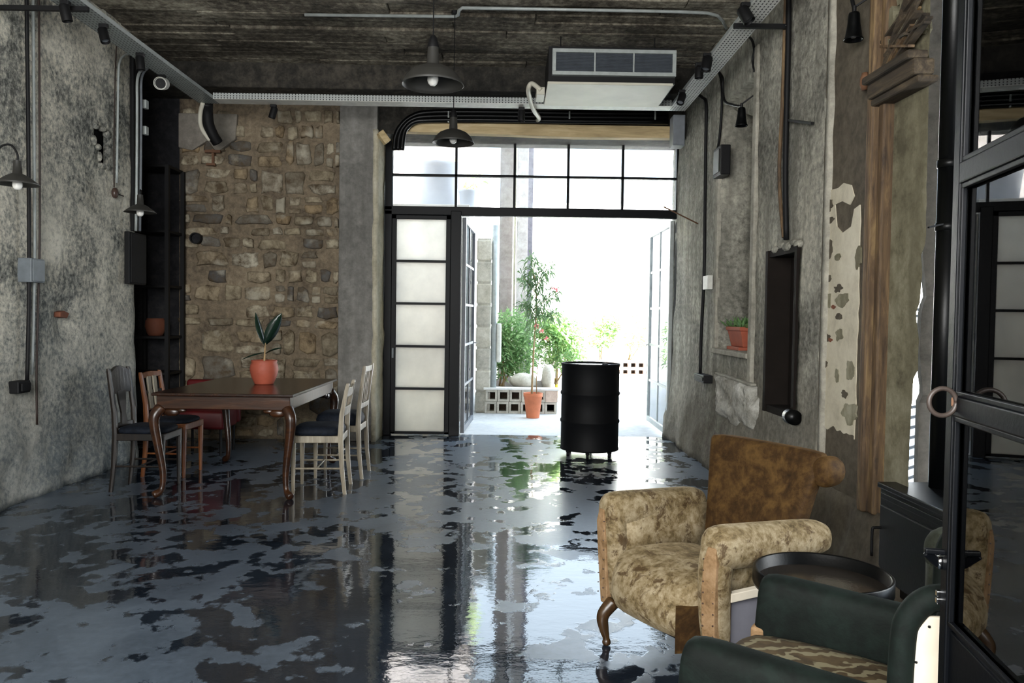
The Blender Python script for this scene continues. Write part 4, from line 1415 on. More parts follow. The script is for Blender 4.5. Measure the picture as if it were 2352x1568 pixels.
# ---- dining chairs
def chair(name, label, w_, d_, h_, wd, seatmat, style, cushion=0.03, railmat=None):
    o = thing(name, label, 'chair', group='chairs around the dining table')
    sz = 0.455
    hw, hd = w_ / 2, d_ / 2
    # front legs
    for s in (-1, 1):
        MB().loft([ell((s * (hw - 0.02), -hd + 0.02, z_), (r_, 0, 0), (0, r_, 0), 8, 0.5) for z_, r_ in ((0, 0.013), (0.25, 0.018), (sz - 0.02, 0.021))]).build('leg', wd, o, bevel=0.002)
        # back post: rear leg and stile in one
        rk = 0.05
        MB().loft([ell((s * (hw - 0.02 + (0.0 if z_ < sz else 0.0)), hd - 0.02 + yy, z_), (r_, 0, 0), (0, r_ * 1.1, 0), 8, 0.5)
                   for z_, yy, r_ in ((0, 0.035, 0.014), (0.2, 0.012, 0.017), (sz, 0.0, 0.020), (0.62, 0.008, 0.018), (h_ - 0.02, rk, 0.015), (h_, rk + 0.004, 0.011))]).build('back_post', wd, o)
    # seat frame and cushion
    mb = MB(); mb.box(-hw + 0.005, hw - 0.005, -hd, hd - 0.01, sz - 0.055, sz)
    mb.build('seat_frame', railmat or wd, o, bevel=0.006)
    mb = MB()
    mb.loft([ell((0, -0.005, sz + dz), (hw * k, 0, 0), (0, hd * k, 0), 20, 0.45) for dz, k in ((0.0, 0.93), (cushion * 0.4, 0.97), (cushion * 0.8, 0.9), (cushion, 0.72))])
    mb.build('seat', seatmat, o, smooth=True)
    # stretchers
    for s in (-1, 1):
        MB().tube([(s * (hw - 0.02), -hd + 0.02, 0.20), (s * (hw - 0.02), hd - 0.01, 0.20)], 0.008, 6).build('stretcher', wd, o)
    MB().tube([(-hw + 0.02, 0, 0.20), (hw - 0.02, 0, 0.20)], 0.008, 6).build('stretcher', wd, o)

    def yb(z_):
        return hd - 0.02 + (0.05 * max(0, (z_ - sz)) / (h_ - sz))

    def rail(z0, z1, nm, m_=wd, th=0.018, x0=-hw + 0.03, x1=hw - 0.03, bow=0.0):
        mb = MB()
        rings = []
        for k in range(7):
            x_ = x0 + (x1 - x0) * k / 6
            b = bow * math.sin(math.pi * k / 6)
            rings.append([V((x_, yb(z0) - th / 2 + 0.012 * math.sin(math.pi * k / 6), z0)), V((x_, yb(z0) + th / 2 + 0.012 * math.sin(math.pi * k / 6), z0)),
                          V((x_, yb(z1) + th / 2 + 0.012 * math.sin(math.pi * k / 6), z1 + b)), V((x_, yb(z1) - th / 2 + 0.012 * math.sin(math.pi * k / 6), z1 + b))])
        mb.loft(rings).build(nm, m_, o, bevel=0.003)

    if style == 'slats':
        rail(h_ - 0.11, h_ - 0.03, 'back_slat', bow=-0.012)
        rail(0.61, 0.68, 'back_slat')
    elif style == 'panel':
        rail(h_ - 0.20, h_ - 0.03, 'top_rail', bow=0.045, th=0.024)
        rail(sz + 0.03, sz + 0.07, 'lower_rail')
        mb = MB(); mb.loft([[V((-a, yb(z_) - 0.006, z_)), V((-a, yb(z_) + 0.008, z_)), V((a, yb(z_) + 0.008, z_)), V((a, yb(z_) - 0.006, z_))] for z_, a in ((sz + 0.06, 0.05), (0.6, 0.035), (0.7, 0.06), (h_ - 0.18, 0.07))])
        mb.build('splat', wd, o)
    elif style == 'ladder':
        rail(h_ - 0.05, h_ - 0.01, 'top_rail', bow=0.01)
        rail(0.70, 0.725, 'back_slat', M['darkwood'])
        rail(0.56, 0.59, 'back_slat')
        for x_ in (-0.045, 0.055):
            mb = MB(); mb.loft([[V((x_ - 0.035, yb(z_) - 0.008, z_)), V((x_ - 0.035, yb(z_) + 0.008, z_)), V((x_ + 0.025, yb(z_) + 0.008, z_)), V((x_ + 0.025, yb(z_) - 0.008, z_))] for z_ in (0.57, h_ - 0.04)])
            mb.build('splat', M['palewood'], o, bevel=0.003)
    elif style == 'frame':
        rail(h_ - 0.055, h_ - 0.005, 'top_rail')
        rail(0.60, 0.645, 'lower_rail')
        for x_ in (-0.07, 0.0, 0.07):
            mb = MB(); mb.loft([[V((x_ - 0.012, yb(z_) - 0.006, z_)), V((x_ - 0.012, yb(z_) + 0.006, z_)), V((x_ + 0.012, yb(z_) + 0.006, z_)), V((x_ + 0.012, yb(z_) - 0.006, z_))] for z_ in (0.63, h_ - 0.03)])
            mb.build('back_slat', wd, o)
    return o


place(chair('dining_chair', 'dark wooden chair with arched solid top rail at the near left of the table', 0.37, 0.40, 0.955, M['darkwood'], M['navy'], 'panel', 0.05), -2.835, 6.38, 0, math.radians(91))
place(chair('dining_chair', 'honey coloured wooden chair with pale splats at the far left of the table', 0.38, 0.36, 0.885, M['orangewood'], M['navy'], 'ladder', 0.04), -2.87, 6.97, 0, math.radians(88))
place(chair('dining_chair', 'bleached wooden chair with two broad back slats at the near right of the table', 0.42, 0.40, 0.865, M['palewood'], M['navy'], 'slats', 0.07), -1.475, 6.42, 0, math.radians(-86))
place(chair('dining_chair', 'tall bleached chair with narrow vertical slats at the far right of the table', 0.41, 0.40, 0.965, M['palewood'], M['navy'], 'frame', 0.10), -1.435, 7.02, 0, math.radians(-90))

# red chair between table and shelf
rc_ = thing('red_chair', 'low red vinyl chair on slim legs behind the dining table', 'chair', (-2.95, 8.05, 0))
MB().box(-3.24, -2.74, 7.80, 8.22, 0.26, 0.44).build('seat', M['redcloth'], rc_, smooth=True, bevel=0.03, seg=3)
MB().box(-3.26, -2.72, 8.20, 8.29, 0.28, 0.715).build('backrest', M['redcloth'], rc_, smooth=True, bevel=0.03, seg=3)
for x_ in (-3.20, -2.78):
    for y_ in (7.85, 8.22):
        MB().tube([(x_, y_, 0), (x_, y_, 0.28)], 0.014, 8).build('leg', M['blackmatt'], rc_)

# ---- rubber plant in a pot on the table
pc = V((-2.075, 6.90, 0.793))
rp = thing('potted_rubber_plant', 'small rubber plant with dark leaves in a terracotta pot on the dining table', 'plant', pc)
MB().lathe([(0.001, 0.001), (0.078, 0.001), (0.082, 0.012), (0.108, 0.07), (0.119, 0.125), (0.114, 0.165), (0.104, 0.185), (0.108, 0.196), (0.108, 0.205), (0.096, 0.205), (0.094, 0.18), (0.001, 0.175)], 32, pc).build('pot', M['terrapink'], rp, smooth=True)
MB().lathe([(0.001, 0.186), (0.095, 0.184)], 20, pc).build('soil', M['soil'], rp)
MB().tube([pc + V((0, 0, 0.18)), pc + V((0.006, 0, 0.28)), pc + V((0.01, 0, 0.36))], [0.009, 0.008, 0.005], 8).build('stem', M['bark'], rp)


def leaf(base, tip, side, wd, droop=0.0, parent=None, mat=None, name='leaf', fold=0.25, n=7, thick=0.0018):
    b, t_ = V(base), V(tip)
    d = t_ - b
    s = V(side) - d.normalized() * V(side).dot(d.normalized()); s.normalize()
    nn = d.normalized().cross(s)
    top, bot = [], []
    for i in range(n + 1):
        u = i / n
        w_ = wd * (math.sin(math.pi * min(1, u * 0.98 + 0.02)) ** 0.75) * (1 - 0.25 * u) + 0.002
        c = b + d * u + V((0, 0, -1)) * droop * u * u
        top.append([c - s * w_ + nn * fold * w_, c, c + s * w_ + nn * fold * w_])
    mb = MB()
    vs = [p for r in top for p in r] + [p - nn * thick for r in top for p in r]
    fs = []
    m = 3 * (n + 1)
    for i in range(n):
        for j in range(2):
            a = i * 3 + j
            fs.append((a, a + 1, a + 4, a + 3))
            fs.append((m + a + 3, m + a + 4, m + a + 1, m + a))
        for a in (i * 3, i * 3 + 2):
            fs.append((a, a + 3, m + a + 3, m + a))
    mb.add(vs, fs)
    return mb.build(name, mat, parent, smooth=True)


tp = pc + V((0.01, 0, 0.34))
leaf(tp, tp + V((0.14, -0.02, 0.27)), (0.6, 0.5, -0.4), 0.060, 0.0, rp, M['leafdark'])
leaf(tp + V((0, 0, -0.01)), tp + V((-0.095, 0.03, 0.27)), (0.3, 0.9, 0.1), 0.050, 0.0, rp, M['leafdark'])
leaf(pc + V((0.0, -0.01, 0.27)), pc + V((-0.17, -0.06, 0.27)), (0, 1, 0), 0.050, 0.06, rp, M['leafdark'])
leaf(pc + V((0.01, 0.0, 0.26)), pc + V((0.15, 0.05, 0.34)), (0, 1, 0), 0.040, 0.03, rp, M['leafdark'])

# ---- oil drum on feet
dc = V((0.855, 8.17, 0))
dr = thing('oil_drum', 'black painted oil drum on small casters in front of the doorway', 'drum', dc)
R0 = 0.292
prof = [(0.001, 0.075), (R0 - 0.004, 0.075), (R0 + 0.004, 0.070), (R0 + 0.006, 0.085), (R0, 0.095)]
for zz in (0.36, 0.64):
    prof += [(R0, zz - 0.022), (R0 + 0.009, zz - 0.008), (R0 + 0.009, zz + 0.008), (R0, zz + 0.022)]
prof += [(R0, 0.915), (R0 + 0.006, 0.925), (R0 + 0.006, 0.940), (R0 - 0.004, 0.943), (R0 - 0.012, 0.935), (R0 - 0.012, 0.918)]
MB().lathe(prof, 56, dc).build('shell', M['drum'], dr, smooth=True)
MB().lathe([(0.001, 0.915), (R0 - 0.01, 0.918), (R0 - 0.01, 0.925), (0.001, 0.923)], 40, dc).build('lid', metal('drum_lid', '#2c3138', 0.25), dr)
MB().lathe([(0.001, 0.924), (0.03, 0.924), (0.03, 0.938), (0.001, 0.938)], 16, dc + V((0.16, 0.1, 0))).build('bung', M['drum'], dr)
for k in range(6):
    a = 0.35 + k * math.pi / 3
    c = dc + V((0.24 * math.cos(a), 0.24 * math.sin(a), 0))
    mb = MB(); mb.box(c.x - 0.018, c.x + 0.018, c.y - 0.018, c.y + 0.018, 0.045, 0.078)
    mb.tube([c + V((-0.012, 0, 0.026)), c + V((0.012, 0, 0.026))], 0.026, 14)
    mb.build('caster', M['drum'], dr)

# ---- shelf in the recess, with a terracotta pot
sx0, sx1, sy0, sy1 = -4.35, -3.56, 8.46, 8.86
sh = thing('bookshelf', 'black steel shelf unit standing in the dark recess', 'shelf', ((sx0 + sx1) / 2, (sy0 + sy1) / 2, 0))
HS = at(405, 385, Y=8.6).z
for x_ in (sx0, (sx0 + sx1) / 2 - 0.02, sx1):
    for y_ in (sy0, sy1):
        MB().box(x_ - 0.02, x_ + 0.02, y_ - 0.02, y_ + 0.02, 0, HS).build('post', M['blackmatt'], sh)
shelf_z = [at(365, py, Y=8.6).z for py in (385, 533, 658, 774, 856)] + [0.25]
for z_ in shelf_z:
    MB().box(sx0, sx1, sy0, sy1, z_ - 0.014, z_ + 0.014).build('shelf_board', M['blackmatt'], sh, bevel=0.003)
sc_ = V((at(357, 770, Y=8.62).x, 8.62, shelf_z[3] + 0.014))
tag(MB().lathe([(0.001, 0.001), (0.07, 0.001), (0.085, 0.03), (0.105, 0.10), (0.10, 0.16), (0.085, 0.175), (0.088, 0.185), (0.078, 0.185), (0.085, 0.15), (0.001, 0.05)], 28, sc_).build('shelf_pot', flat('shaded_terracotta', '#6b3c28', 0.8), smooth=True),  # terracotta darkened in colour for the shade of the recess
    'round terracotta pot on the dark shelf in the recess', 'pot')

# ------------------------------------------------------------------ ceiling and wall fixtures


def perf_mat(name, a, b, pa, pb, c='#cdcec8'):
    t = NT(name)
    tc = t.n('ShaderNodeTexCoord'); sp = t.n('ShaderNodeSeparateXYZ')
    t.l(tc.outputs['Object'], sp.inputs[0])
    fa = t.math('FRACT', t.math('MULTIPLY', sp.outputs[a], 1.0 / pa)); fb = t.math('FRACT', t.math('MULTIPLY', sp.outputs[b], 1.0 / pb))
    ia = t.math('LESS_THAN', t.math('ABSOLUTE', t.math('SUBTRACT', fa, 0.5)), 0.17)
    ib = t.math('LESS_THAN', t.math('ABSOLUTE', t.math('SUBTRACT', fb, 0.5)), 0.27)
    f = t.math('MULTIPLY', ia, ib)
    t.l(t.cmix(f, c, '#2a2c2c'), t.b.inputs['Base Color'])
    t.b.inputs['Roughness'].default_value = 0.45
    return t.m


M['perf_y'] = perf_mat('perforated_tray_lengthwise', 'X', 'Y', 0.027, 0.045, '#e9e9e4')  # base whitened for light from the floor and doorway
M['perf_x'] = perf_mat('perforated_tray_side', 'X', 'Z', 0.03, 0.022, '#a9adab')

ZB = 3.47
LX0, LX1, RX0, RX1 = -3.085, -2.885, 1.573, 1.739
FY0, FY1 = 7.90, 8.08


M['perf_shaded'] = perf_mat('perforated_shaded_tray', 'X', 'Y', 0.027, 0.045, '#8a908d')  # darker copy of the tray base, underside shade put into the colour


def tray_long(name, label, x0, x1, y0, y1, mt='perf_y'):
    o = thing(name, label, 'cable tray', ((x0 + x1) / 2, (y0 + y1) / 2, ZB))
    MB().box(x0, x1, y0, y1, ZB, ZB + 0.004).build('tray_base', M[mt], o)
    for x_ in (x0, x1 - 0.004):
        MB().box(x_, x_ + 0.004, y0, y1, ZB + 0.004, ZB + 0.034).build('tray_side', M['galv'], o)
    return o


tl = tray_long('cable_tray', 'long galvanised cable tray along the left wall under the ceiling', LX0, LX1, -0.9, FY1, 'perf_shaded')
tr_ = tray_long('cable_tray', 'perforated cable tray along the right wall, base whitened for door light', RX0, RX1, 0.65, FY1)
tf = thing('cable_tray', 'cable tray crossing the far end of the room above the doorway', 'cable tray', (-0.6, FY0, ZB))
MB().box(LX1, RX0, FY0, FY1, ZB, ZB + 0.004).build('tray_base', M['white'], tf)  # white base stands in for door light on the underside
MB().box(LX1, RX0, FY0, FY0 + 0.004, ZB + 0.004, ZB + 0.06).build('tray_side', M['perf_x'], tf)
MB().box(LX1, RX0, FY1 - 0.004, FY1, ZB + 0.004, ZB + 0.06).build('tray_side', M['galv'], tf)
for (o, x_) in ((tl, (LX0 + LX1) / 2), (tr_, (RX0 + RX1) / 2)):
    for y_ in (0.9, 2.0, 3.6):
        MB().tube([(x_, y_, ZB + 0.004), (x_, y_, ZC + 0.03)], 0.006, 6).build('hanger_rod', M['galv'], o)
# wall brackets under the trays
p = at(212, 22, Z=ZB - 0.02)
b1 = MB().bar((LX1 + 0.0, p.y, ZB - 0.018), (XL - 0.03, p.y, ZB - 0.018), 0.03, 0.03).build('bracket_arm', M['blackmatt'], tl)
p = at(1690, 60, Z=ZB - 0.02)
MB().bar((RX0 - 0.02, p.y, ZB - 0.018), (XR + 0.03, p.y, ZB - 0.018), 0.03, 0.03).build('bracket_arm', M['blackmatt'], tr_)


def spot(label, px, py, aim, col='blackmatt', r=0.034, L=0.11, zz=ZB):
    base = at(px, py, Z=zz)
    base.z = zz
    o = thing('track_spotlight', label, 'spotlight', base, 'track spotlights under the cable trays')
    MB().box(base.x - 0.03, base.x + 0.03, base.y - 0.02, base.y + 0.02, zz - 0.028, zz - 0.001).build('mount', M['blackmatt'], o, bevel=0.004)
    a = V(aim).normalized()
    c = base + V((0, 0, -0.075))
    MB().tube([base + V((0, 0, -0.028)), c], 0.010, 8).build('yoke', M['blackmatt'], o)
    hd = MB()
    u = a.orthogonal().normalized(); v = a.cross(u)
    R = Matrix((u, v, a)).transposed()
    hd.lathe([(0.001, -L * 0.45), (r * 0.8, -L * 0.45), (r, -L * 0.35), (r, L * 0.55), (r * 0.93, L * 0.56), (r * 0.85, L * 0.38), (0.001, L * 0.36)], 20, c, R)
    h = hd.build('head', M[col], o, smooth=False)
    shade_auto(h)
    MB().lathe([(0.001, L * 0.39), (r * 0.8, L * 0.40)], 16, c, R).build('lens', M['grey'] if col != 'white' else M['blackmatt'], o)
    return o


spot('black track spotlight on the left tray nearest the top edge', 150, 2, (0.2, 0.1, -1))
spot('black track spotlight on the left tray above the dark wall hole', 238, 55, (0.35, -0.2, -1))
spot('black track spotlight on the left tray at the wall corner', 322, 122, (0.1, 0, -1))
spot('white ringed track spotlight turned towards the room at the left tray', 372, 172, (0.15, -1, -0.25), 'white', 0.055, 0.12)
spot('black track spotlight on the right tray nearest the camera', 1712, 6, (0.5, -0.3, -1), r=0.04)
spot('black track spotlight hanging in front of the right tray beside the air conditioner', 1624, 122, (-0.2, -0.2, -1), r=0.04)
spot('second black track spotlight close to the air conditioner corner', 1606, 144, (0, 0, -1), r=0.035, L=0.09)
spot('black track spotlight at the far right corner of the trays', 1566, 206, (-0.3, -0.4, -0.8))
spot('black track spotlight on the far tray above the doorway', 1198, 247, (0, 0, -1))
spot('black track spotlight on the far tray above the stone wall', 628, 240, (-0.3, 0, -1))

# ---- air conditioner
M['louver'] = metal('slate_louver', '#5a6068', 0.5)
AY0, AY1 = 7.0, 7.72
q = [at(1269, 112, Y=AY0), at(1552, 177, Y=AY0)]
ax0, ax1, az1, az0 = q[0].x, q[1].x, q[0].z, q[1].z
pz = at(1400, 193, Y=AY0 + 0.02).z
ac = thing('air_conditioner', 'white ducted air conditioner with slatted grille hung from the ceiling', 'air conditioner', ((ax0 + ax1) / 2, 7.35, pz))
MB().box(ax0 - 0.03, ax1 + 0.0, AY0 + 0.03, AY1, pz + 0.01, az1 + 0.03).build('casing', M['blackmatt'], ac)
mb = MB()
fw = 0.032
mb.box(ax0, ax1, AY0 - 0.02, AY0 + 0.03, az1 - fw, az1)
mb.box(ax0, ax1, AY0 - 0.02, AY0 + 0.03, az0, az0 + fw)
mb.box(ax0, ax0 + fw, AY0 - 0.02, AY0 + 0.03, az0 + fw, az1 - fw)
mb.box(ax1 - fw, ax1, AY0 - 0.02, AY0 + 0.03, az0 + fw, az1 - fw)
mb.build('grille_frame', M['galv'], ac, bevel=0.003)
for t_ in (1 / 3, 2 / 3):
    x_ = ax0 + fw + (ax1 - ax0 - 2 * fw) * t_
    MB().box(x_ - 0.006, x_ + 0.006, AY0 - 0.016, AY0 + 0.02, az0 + fw, az1 - fw).build('mullion', M['galv'], ac)
for k in range(13):
    z_ = az0 + fw + (az1 - az0 - 2 * fw) * (k + 0.5) / 13
    MB().bar((ax0 + fw, AY0 - 0.002, z_), (ax1 - fw, AY0 - 0.002, z_), 0.012, 0.003, (0, 0.5, 1)).build('louver', M['louver'], ac)
MB().box(at(1254, 215, Y=AY0 + 0.3).x, ax1 - 0.02, AY0 + 0.0, AY1, pz - 0.012, pz + 0.01).build('bottom_panel', M['offwhite'], ac, bevel=0.004)
MB().box(ax0 - 0.12, ax0 - 0.045, AY0 + 0.35, AY1 - 0.1, pz - 0.008, pz + 0.06).build('side_box', M['offwhite'], ac, bevel=0.004)
for x_ in (ax0 + 0.1, ax1 - 0.1):
    MB().tube([(x_, 7.5, az1 + 0.03), (x_, 7.5, ZC + 0.03)], 0.006, 6).build('hanger_rod', M['blackmatt'], ac)
hp = smooth_path([(ax0 - 0.08, 7.35, pz + 0.03), (at(1222, 190, Y=7.4).x, 7.4, at(1222, 192, Y=7.4).z), at(1214, 204, Y=7.45), at(1217, 228, Y=7.7), at(1226, 253, Y=8.0), at(1238, 271, Y=8.5), at(1232, 278, Y=8.85)], 6)
tag(MB().tube(hp, 0.022, 10).build('drain_hose', M['offwhite'], smooth=True), 'white bent drain hose hanging left of the air conditioner', 'hose')

# ---- conduit on the ceiling
zc_ = ZC - 0.025
tag(MB().tube([at(700, 34, Z=zc_), at(1046, 38, Z=zc_), at(1053, 34, Z=zc_), at(1054, 24, Z=zc_), at(1062, 18, Z=zc_), at(1300, 22, Z=zc_), at(1560, 27, Z=zc_), at(1625, 30, Z=zc_), at(1648, 36, Z=zc_), at(1660, 48, Z=zc_), at(1668, 64, Z=zc_)], 0.014, 8).build('ceiling_conduit', M['galv'], smooth=True),
    'thin grey conduit stepping across the ceiling', 'conduit')


# ---- pendant lamps
def pendant(label, px, py, Yp, R_):
    c = at(px, py, Y=Yp)
    o = thing('pendant_lamp', label, 'lamp', c, 'enamel pendant lamps')
    k = R_ / 0.18
    prof = [(0.030 * k, 0.235 * k), (0.036 * k, 0.12 * k), (0.040 * k, 0.112 * k), (0.070 * k, 0.108 * k), (0.115 * k, 0.088 * k), (0.150 * k, 0.055 * k), (0.172 * k, 0.018 * k), (0.180 * k, 0.0), (0.177 * k, 0.0), (0.168 * k, 0.018 * k), (0.146 * k, 0.052 * k), (0.110 * k, 0.083 * k), (0.03 * k, 0.10 * k)]
    MB().lathe(prof, 40, c).build('lamp_shade', M['shade'], o, smooth=True)
    MB().lathe([(0.012, 0.285 * k), (0.020 * k, 0.275 * k), (0.026 * k, 0.255 * k), (0.034 * k, 0.225 * k), (0.034 * k, 0.215 * k)], 20, c).build('socket_cap', M['blackmatt'], o, smooth=True)
    MB().ball(c + V((0, 0, 0.035 * k)), 0.033 * k, 12, (1, 1, 1.25)).build('bulb', M['bulb'], o, smooth=True)
    MB().tube([c + V((0, 0, 0.28 * k)), V((c.x, c.y, ZC - 0.02))], 0.004, 6).build('cord', M['blackmatt'], o)
    MB().lathe([(0.001, ZC - c.z - 0.012), (0.03, ZC - c.z - 0.012), (0.03, ZC - c.z + 0.02)], 16, c).build('ceiling_rose', M['blackmatt'], o)


pendant('large grey enamel pendant lamp hanging nearest, left of the air conditioner', 994, 196, 4.76, 0.182)
pendant('smaller looking grey pendant lamp hanging farther in front of the transom window', 1041, 329, 7.0, 0.182)


# ---- gooseneck wall lamps
def goose(label, c, wallp, R_, arm):
    o = thing('wall_lamp', label, 'lamp', c)
    k = R_ / 0.13
    MB().lathe([(0.022 * k, 0.15 * k), (0.028 * k, 0.07 * k), (0.06 * k, 0.055 * k), (0.11 * k, 0.018 * k), (0.13 * k, 0.0), (0.127 * k, 0.0), (0.105 * k, 0.016 * k), (0.02 * k, 0.05 * k)], 32, c).build('lamp_shade', M['shade'], o, smooth=True)
    MB().ball(c + V((0, 0, 0.0)), 0.030 * k, 12, (1, 1, 1.2)).build('bulb', M['bulb'], o, smooth=True)
    MB().tube(smooth_path(arm, 6), 0.007, 8).build('arm', M['blackmatt'], o, smooth=True)
    MB().tube([wallp + V((-0.06, 0, 0)), wallp + V((0.015, 0, 0))], 0.035, 16).build('wall_plate', M['blackmatt'], o)
    return o


c = at(40, 424, X=-3.22)
wp = V((XL + 0.01, c.y, c.z + 0.02))
goose('grey gooseneck wall lamp at the left edge beside the black pipe', c, wp, 0.135,
      [wp, wp + V((0.12, 0, 0.01)), V((c.x - 0.13, c.y, c.z + 0.22)), V((c.x - 0.05, c.y, c.z + 0.26)), V((c.x, c.y, c.z + 0.20)), V((c.x, c.y, c.z + 0.14))])
c = at(322, 488, X=-3.24)
wp = V((XL - 0.02, 7.70, c.z + 0.17))
goose('dark gooseneck wall lamp with bare bulb at the edge of the shelf recess', c, wp, 0.135,
      [wp, wp + V((0.08, -0.02, 0.01)), V((c.x - 0.03, c.y + 0.08, c.z + 0.20)), V((c.x, c.y, c.z + 0.19)), V((c.x, c.y, c.z + 0.14))])


# ---- pipes, cables and boxes on the left wall
def wallrun(name, label, cat, pts, X, r, mat, n=8, sm=True):
    P = [at(a, b, X=X) for a, b in pts]
    return tag(MB().tube(P if not sm else smooth_path(P, 4), r, n).build(name, M[mat], smooth=True), label, cat)


wallrun('wall_pipe', 'black iron pipe running down the left wall into a socket box', 'pipe', [(58, -160), (61, 0), (65, 300), (67, 560), (66, 720), (62, 882)], XL + 0.055, 0.014, 'blackmatt')
wallrun('wall_cable', 'brown cable running down the left wall beside the black pipe', 'cable', [(86, -160), (89, 0), (91, 300), (91, 560), (87, 720), (84, 860), (85, 975)], XL + 0.045, 0.008, 'brown')
wallrun('wall_conduit', 'pale painted conduit between the black pipe and the brown cable', 'conduit', [(74, -160), (76, 0), (78, 300), (79, 560), (77, 720), (73, 860)], XL + 0.035, 0.011, 'galv')
a, b = at(72, 592, X=XL + 0.1), at(103, 650, X=XL + 0.1)
jb = thing('junction_box', 'grey metal junction box over the pipes on the left wall', 'box', (XL + 0.06, (a.y + b.y) / 2, b.z))
MB().box(XL - 0.03, XL + 0.10, a.y, b.y, b.z, a.z).build('box_body', M['greybox'], jb, bevel=0.006)
MB().box(XL + 0.10, XL + 0.108, a.y + 0.01, b.y - 0.01, b.z + 0.01, a.z - 0.01).build('lid', M['greybox'], jb, bevel=0.003)
a, b = at(46, 876, X=XL + 0.09), at(74, 900, X=XL + 0.09)
sb = thing('socket_box', 'small black socket box at the foot of the black pipe', 'box', (XL + 0.05, (a.y + b.y) / 2, b.z))
MB().box(XL - 0.03, XL + 0.08, a.y, b.y, b.z, a.z).build('box_body', M['blackmatt'], sb, bevel=0.008)
MB().box(XL + 0.08, XL + 0.095, a.y + 0.02, b.y - 0.02, b.z + 0.015, a.z - 0.015).build('cover', M['blackmatt'], sb, bevel=0.004)
wallrun('lamp_cord', 'thin dark cord hanging down the left wall to a porcelain switch', 'cord', [(268, 100), (265, 160), (262, 300), (262, 430)], XL + 0.03, 0.006, 'brown')
wallrun('wall_conduit', 'white conduit bending down the left wall beside the thin cord', 'conduit', [(300, 122), (285, 128), (276, 140), (272, 170), (270, 300), (268, 420)], XL + 0.04, 0.010, 'galv')
p = at(264, 443, X=XL + 0.03)
ps = thing('porcelain_switch', 'brown porcelain switch hanging at the end of the thin cord', 'switch', p)
MB().ball(p, 0.042, 12, (0.7, 0.8, 1.2)).build('switch_body', M['porcelain'], ps, smooth=True)
MB().bar(p, p + V((0.0, 0.16, -0.005)), 0.008, 0.008).build('switch_lead', M['brown'], ps)

# black channel, electrical box and grey conduits at the recess edge
ch = MB().box(XL + 0.0, XL + 0.035, 7.60, 7.76, at(300, 530, X=XL).z, ZC - 0.1)
tag(ch.build('steel_channel', M['blackmatt'], bevel=0.004), 'black steel channel up the wall edge above the electrical box', 'channel')
a, b = at(300, 531, X=XL + 0.08), at(338, 655, X=XL + 0.08)
eb = thing('electrical_box', 'tall black electrical box mounted on the wall edge by the recess', 'box', (XL + 0.07, (a.y + b.y) / 2, b.z))
MB().box(XL + 0.02, XL + 0.07, a.y, b.y, b.z, a.z).build('box_body', M['blackmatt'], eb, bevel=0.006)
MB().box(XL + 0.07, XL + 0.08, a.y + 0.015, b.y - 0.015, b.z + 0.015, a.z - 0.015).build('door', M['blackmatt'], eb, bevel=0.003)
for k, (dx, lab, mt) in enumerate(((0, 'light grey conduit rising from the electrical box to the tray', 'galv'), (9, 'dull grey conduit beside the light one above the electrical box', 'grey'))):
    pts = [at(px + dx, py, X=XL + 0.10) for px, py in ((312, 530), (314, 400), (315, 250), (315, 190), (320, 168), (332, 155), (345, 148))]
    o = tag(MB().tube(smooth_path(pts, 4), 0.013, 8).build('riser_conduit', M[mt], smooth=True), lab, 'conduit')
    if k == 1:
        for py in (240, 300):
            p = at(334, py, X=XL + 0.10)
            MB().box(p.x - 0.02, p.x + 0.02, p.y - 0.03, p.y + 0.03, p.z - 0.04, p.z + 0.04).build('clip', M['galv'], o, bevel=0.006)

# hoses under the tray corner
tag(MB().tube(smooth_path([at(476, 236, Y=8.1), at(476, 255, Y=8.15), at(479, 285, Y=8.2), at(489, 310, Y=8.25), at(500, 328, Y=8.3)], 6), [0.055] * 25, 12).build('duct_hose', M['blackmatt'], smooth=True),
    'thick black hose curving down from the left tray corner', 'hose')
tag(MB().tube(smooth_path([at(466, 236, Y=8.05), at(461, 255, Y=8.1), at(460, 280, Y=8.15), at(466, 300, Y=8.2), at(482, 322, Y=8.25)], 6), 0.022, 8).build('white_hose', M['offwhite'], smooth=True),
    'thin white hose beside the black hose at the tray corner', 'hose')

# round vent and iron tie plate on the stone wall
p = at(450, 547, Y=YF - 0.06)
ve = thing('round_vent', 'small round black vent in the stone wall', 'vent', p)
Rv = Matrix(((1, 0, 0), (0, 0, -1), (0, 1, 0)))
MB().lathe([(0.045, -0.05), (0.062, -0.05), (0.062, 0.03), (0.048, 0.03), (0.045, -0.05)], 20, p, Rv).build('vent_ring', M['blackmatt'], ve)
MB().lathe([(0.001, 0.0), (0.05, 0.0)], 16, p, Rv).build('vent_plate', M['dark'], ve)
p = at(490, 362, Y=YF - 0.05)
ti = MB()
ti.box(p.x - 0.012, p.x + 0.012, p.y - 0.02, p.y + 0.05, p.z - 0.09, p.z + 0.09)
ti.box(p.x - 0.085, p.x + 0.085, p.y - 0.03, p.y - 0.005, p.z + 0.05, p.z + 0.08)
ti.box(p.x - 0.07, p.x + 0.03, p.y - 0.03, p.y - 0.005, p.z - 0.09, p.z - 0.065)
tag(ti.build('iron_tie_plate', M['copper']), 'rusty iron tie plate set in the stone wall', 'plate')

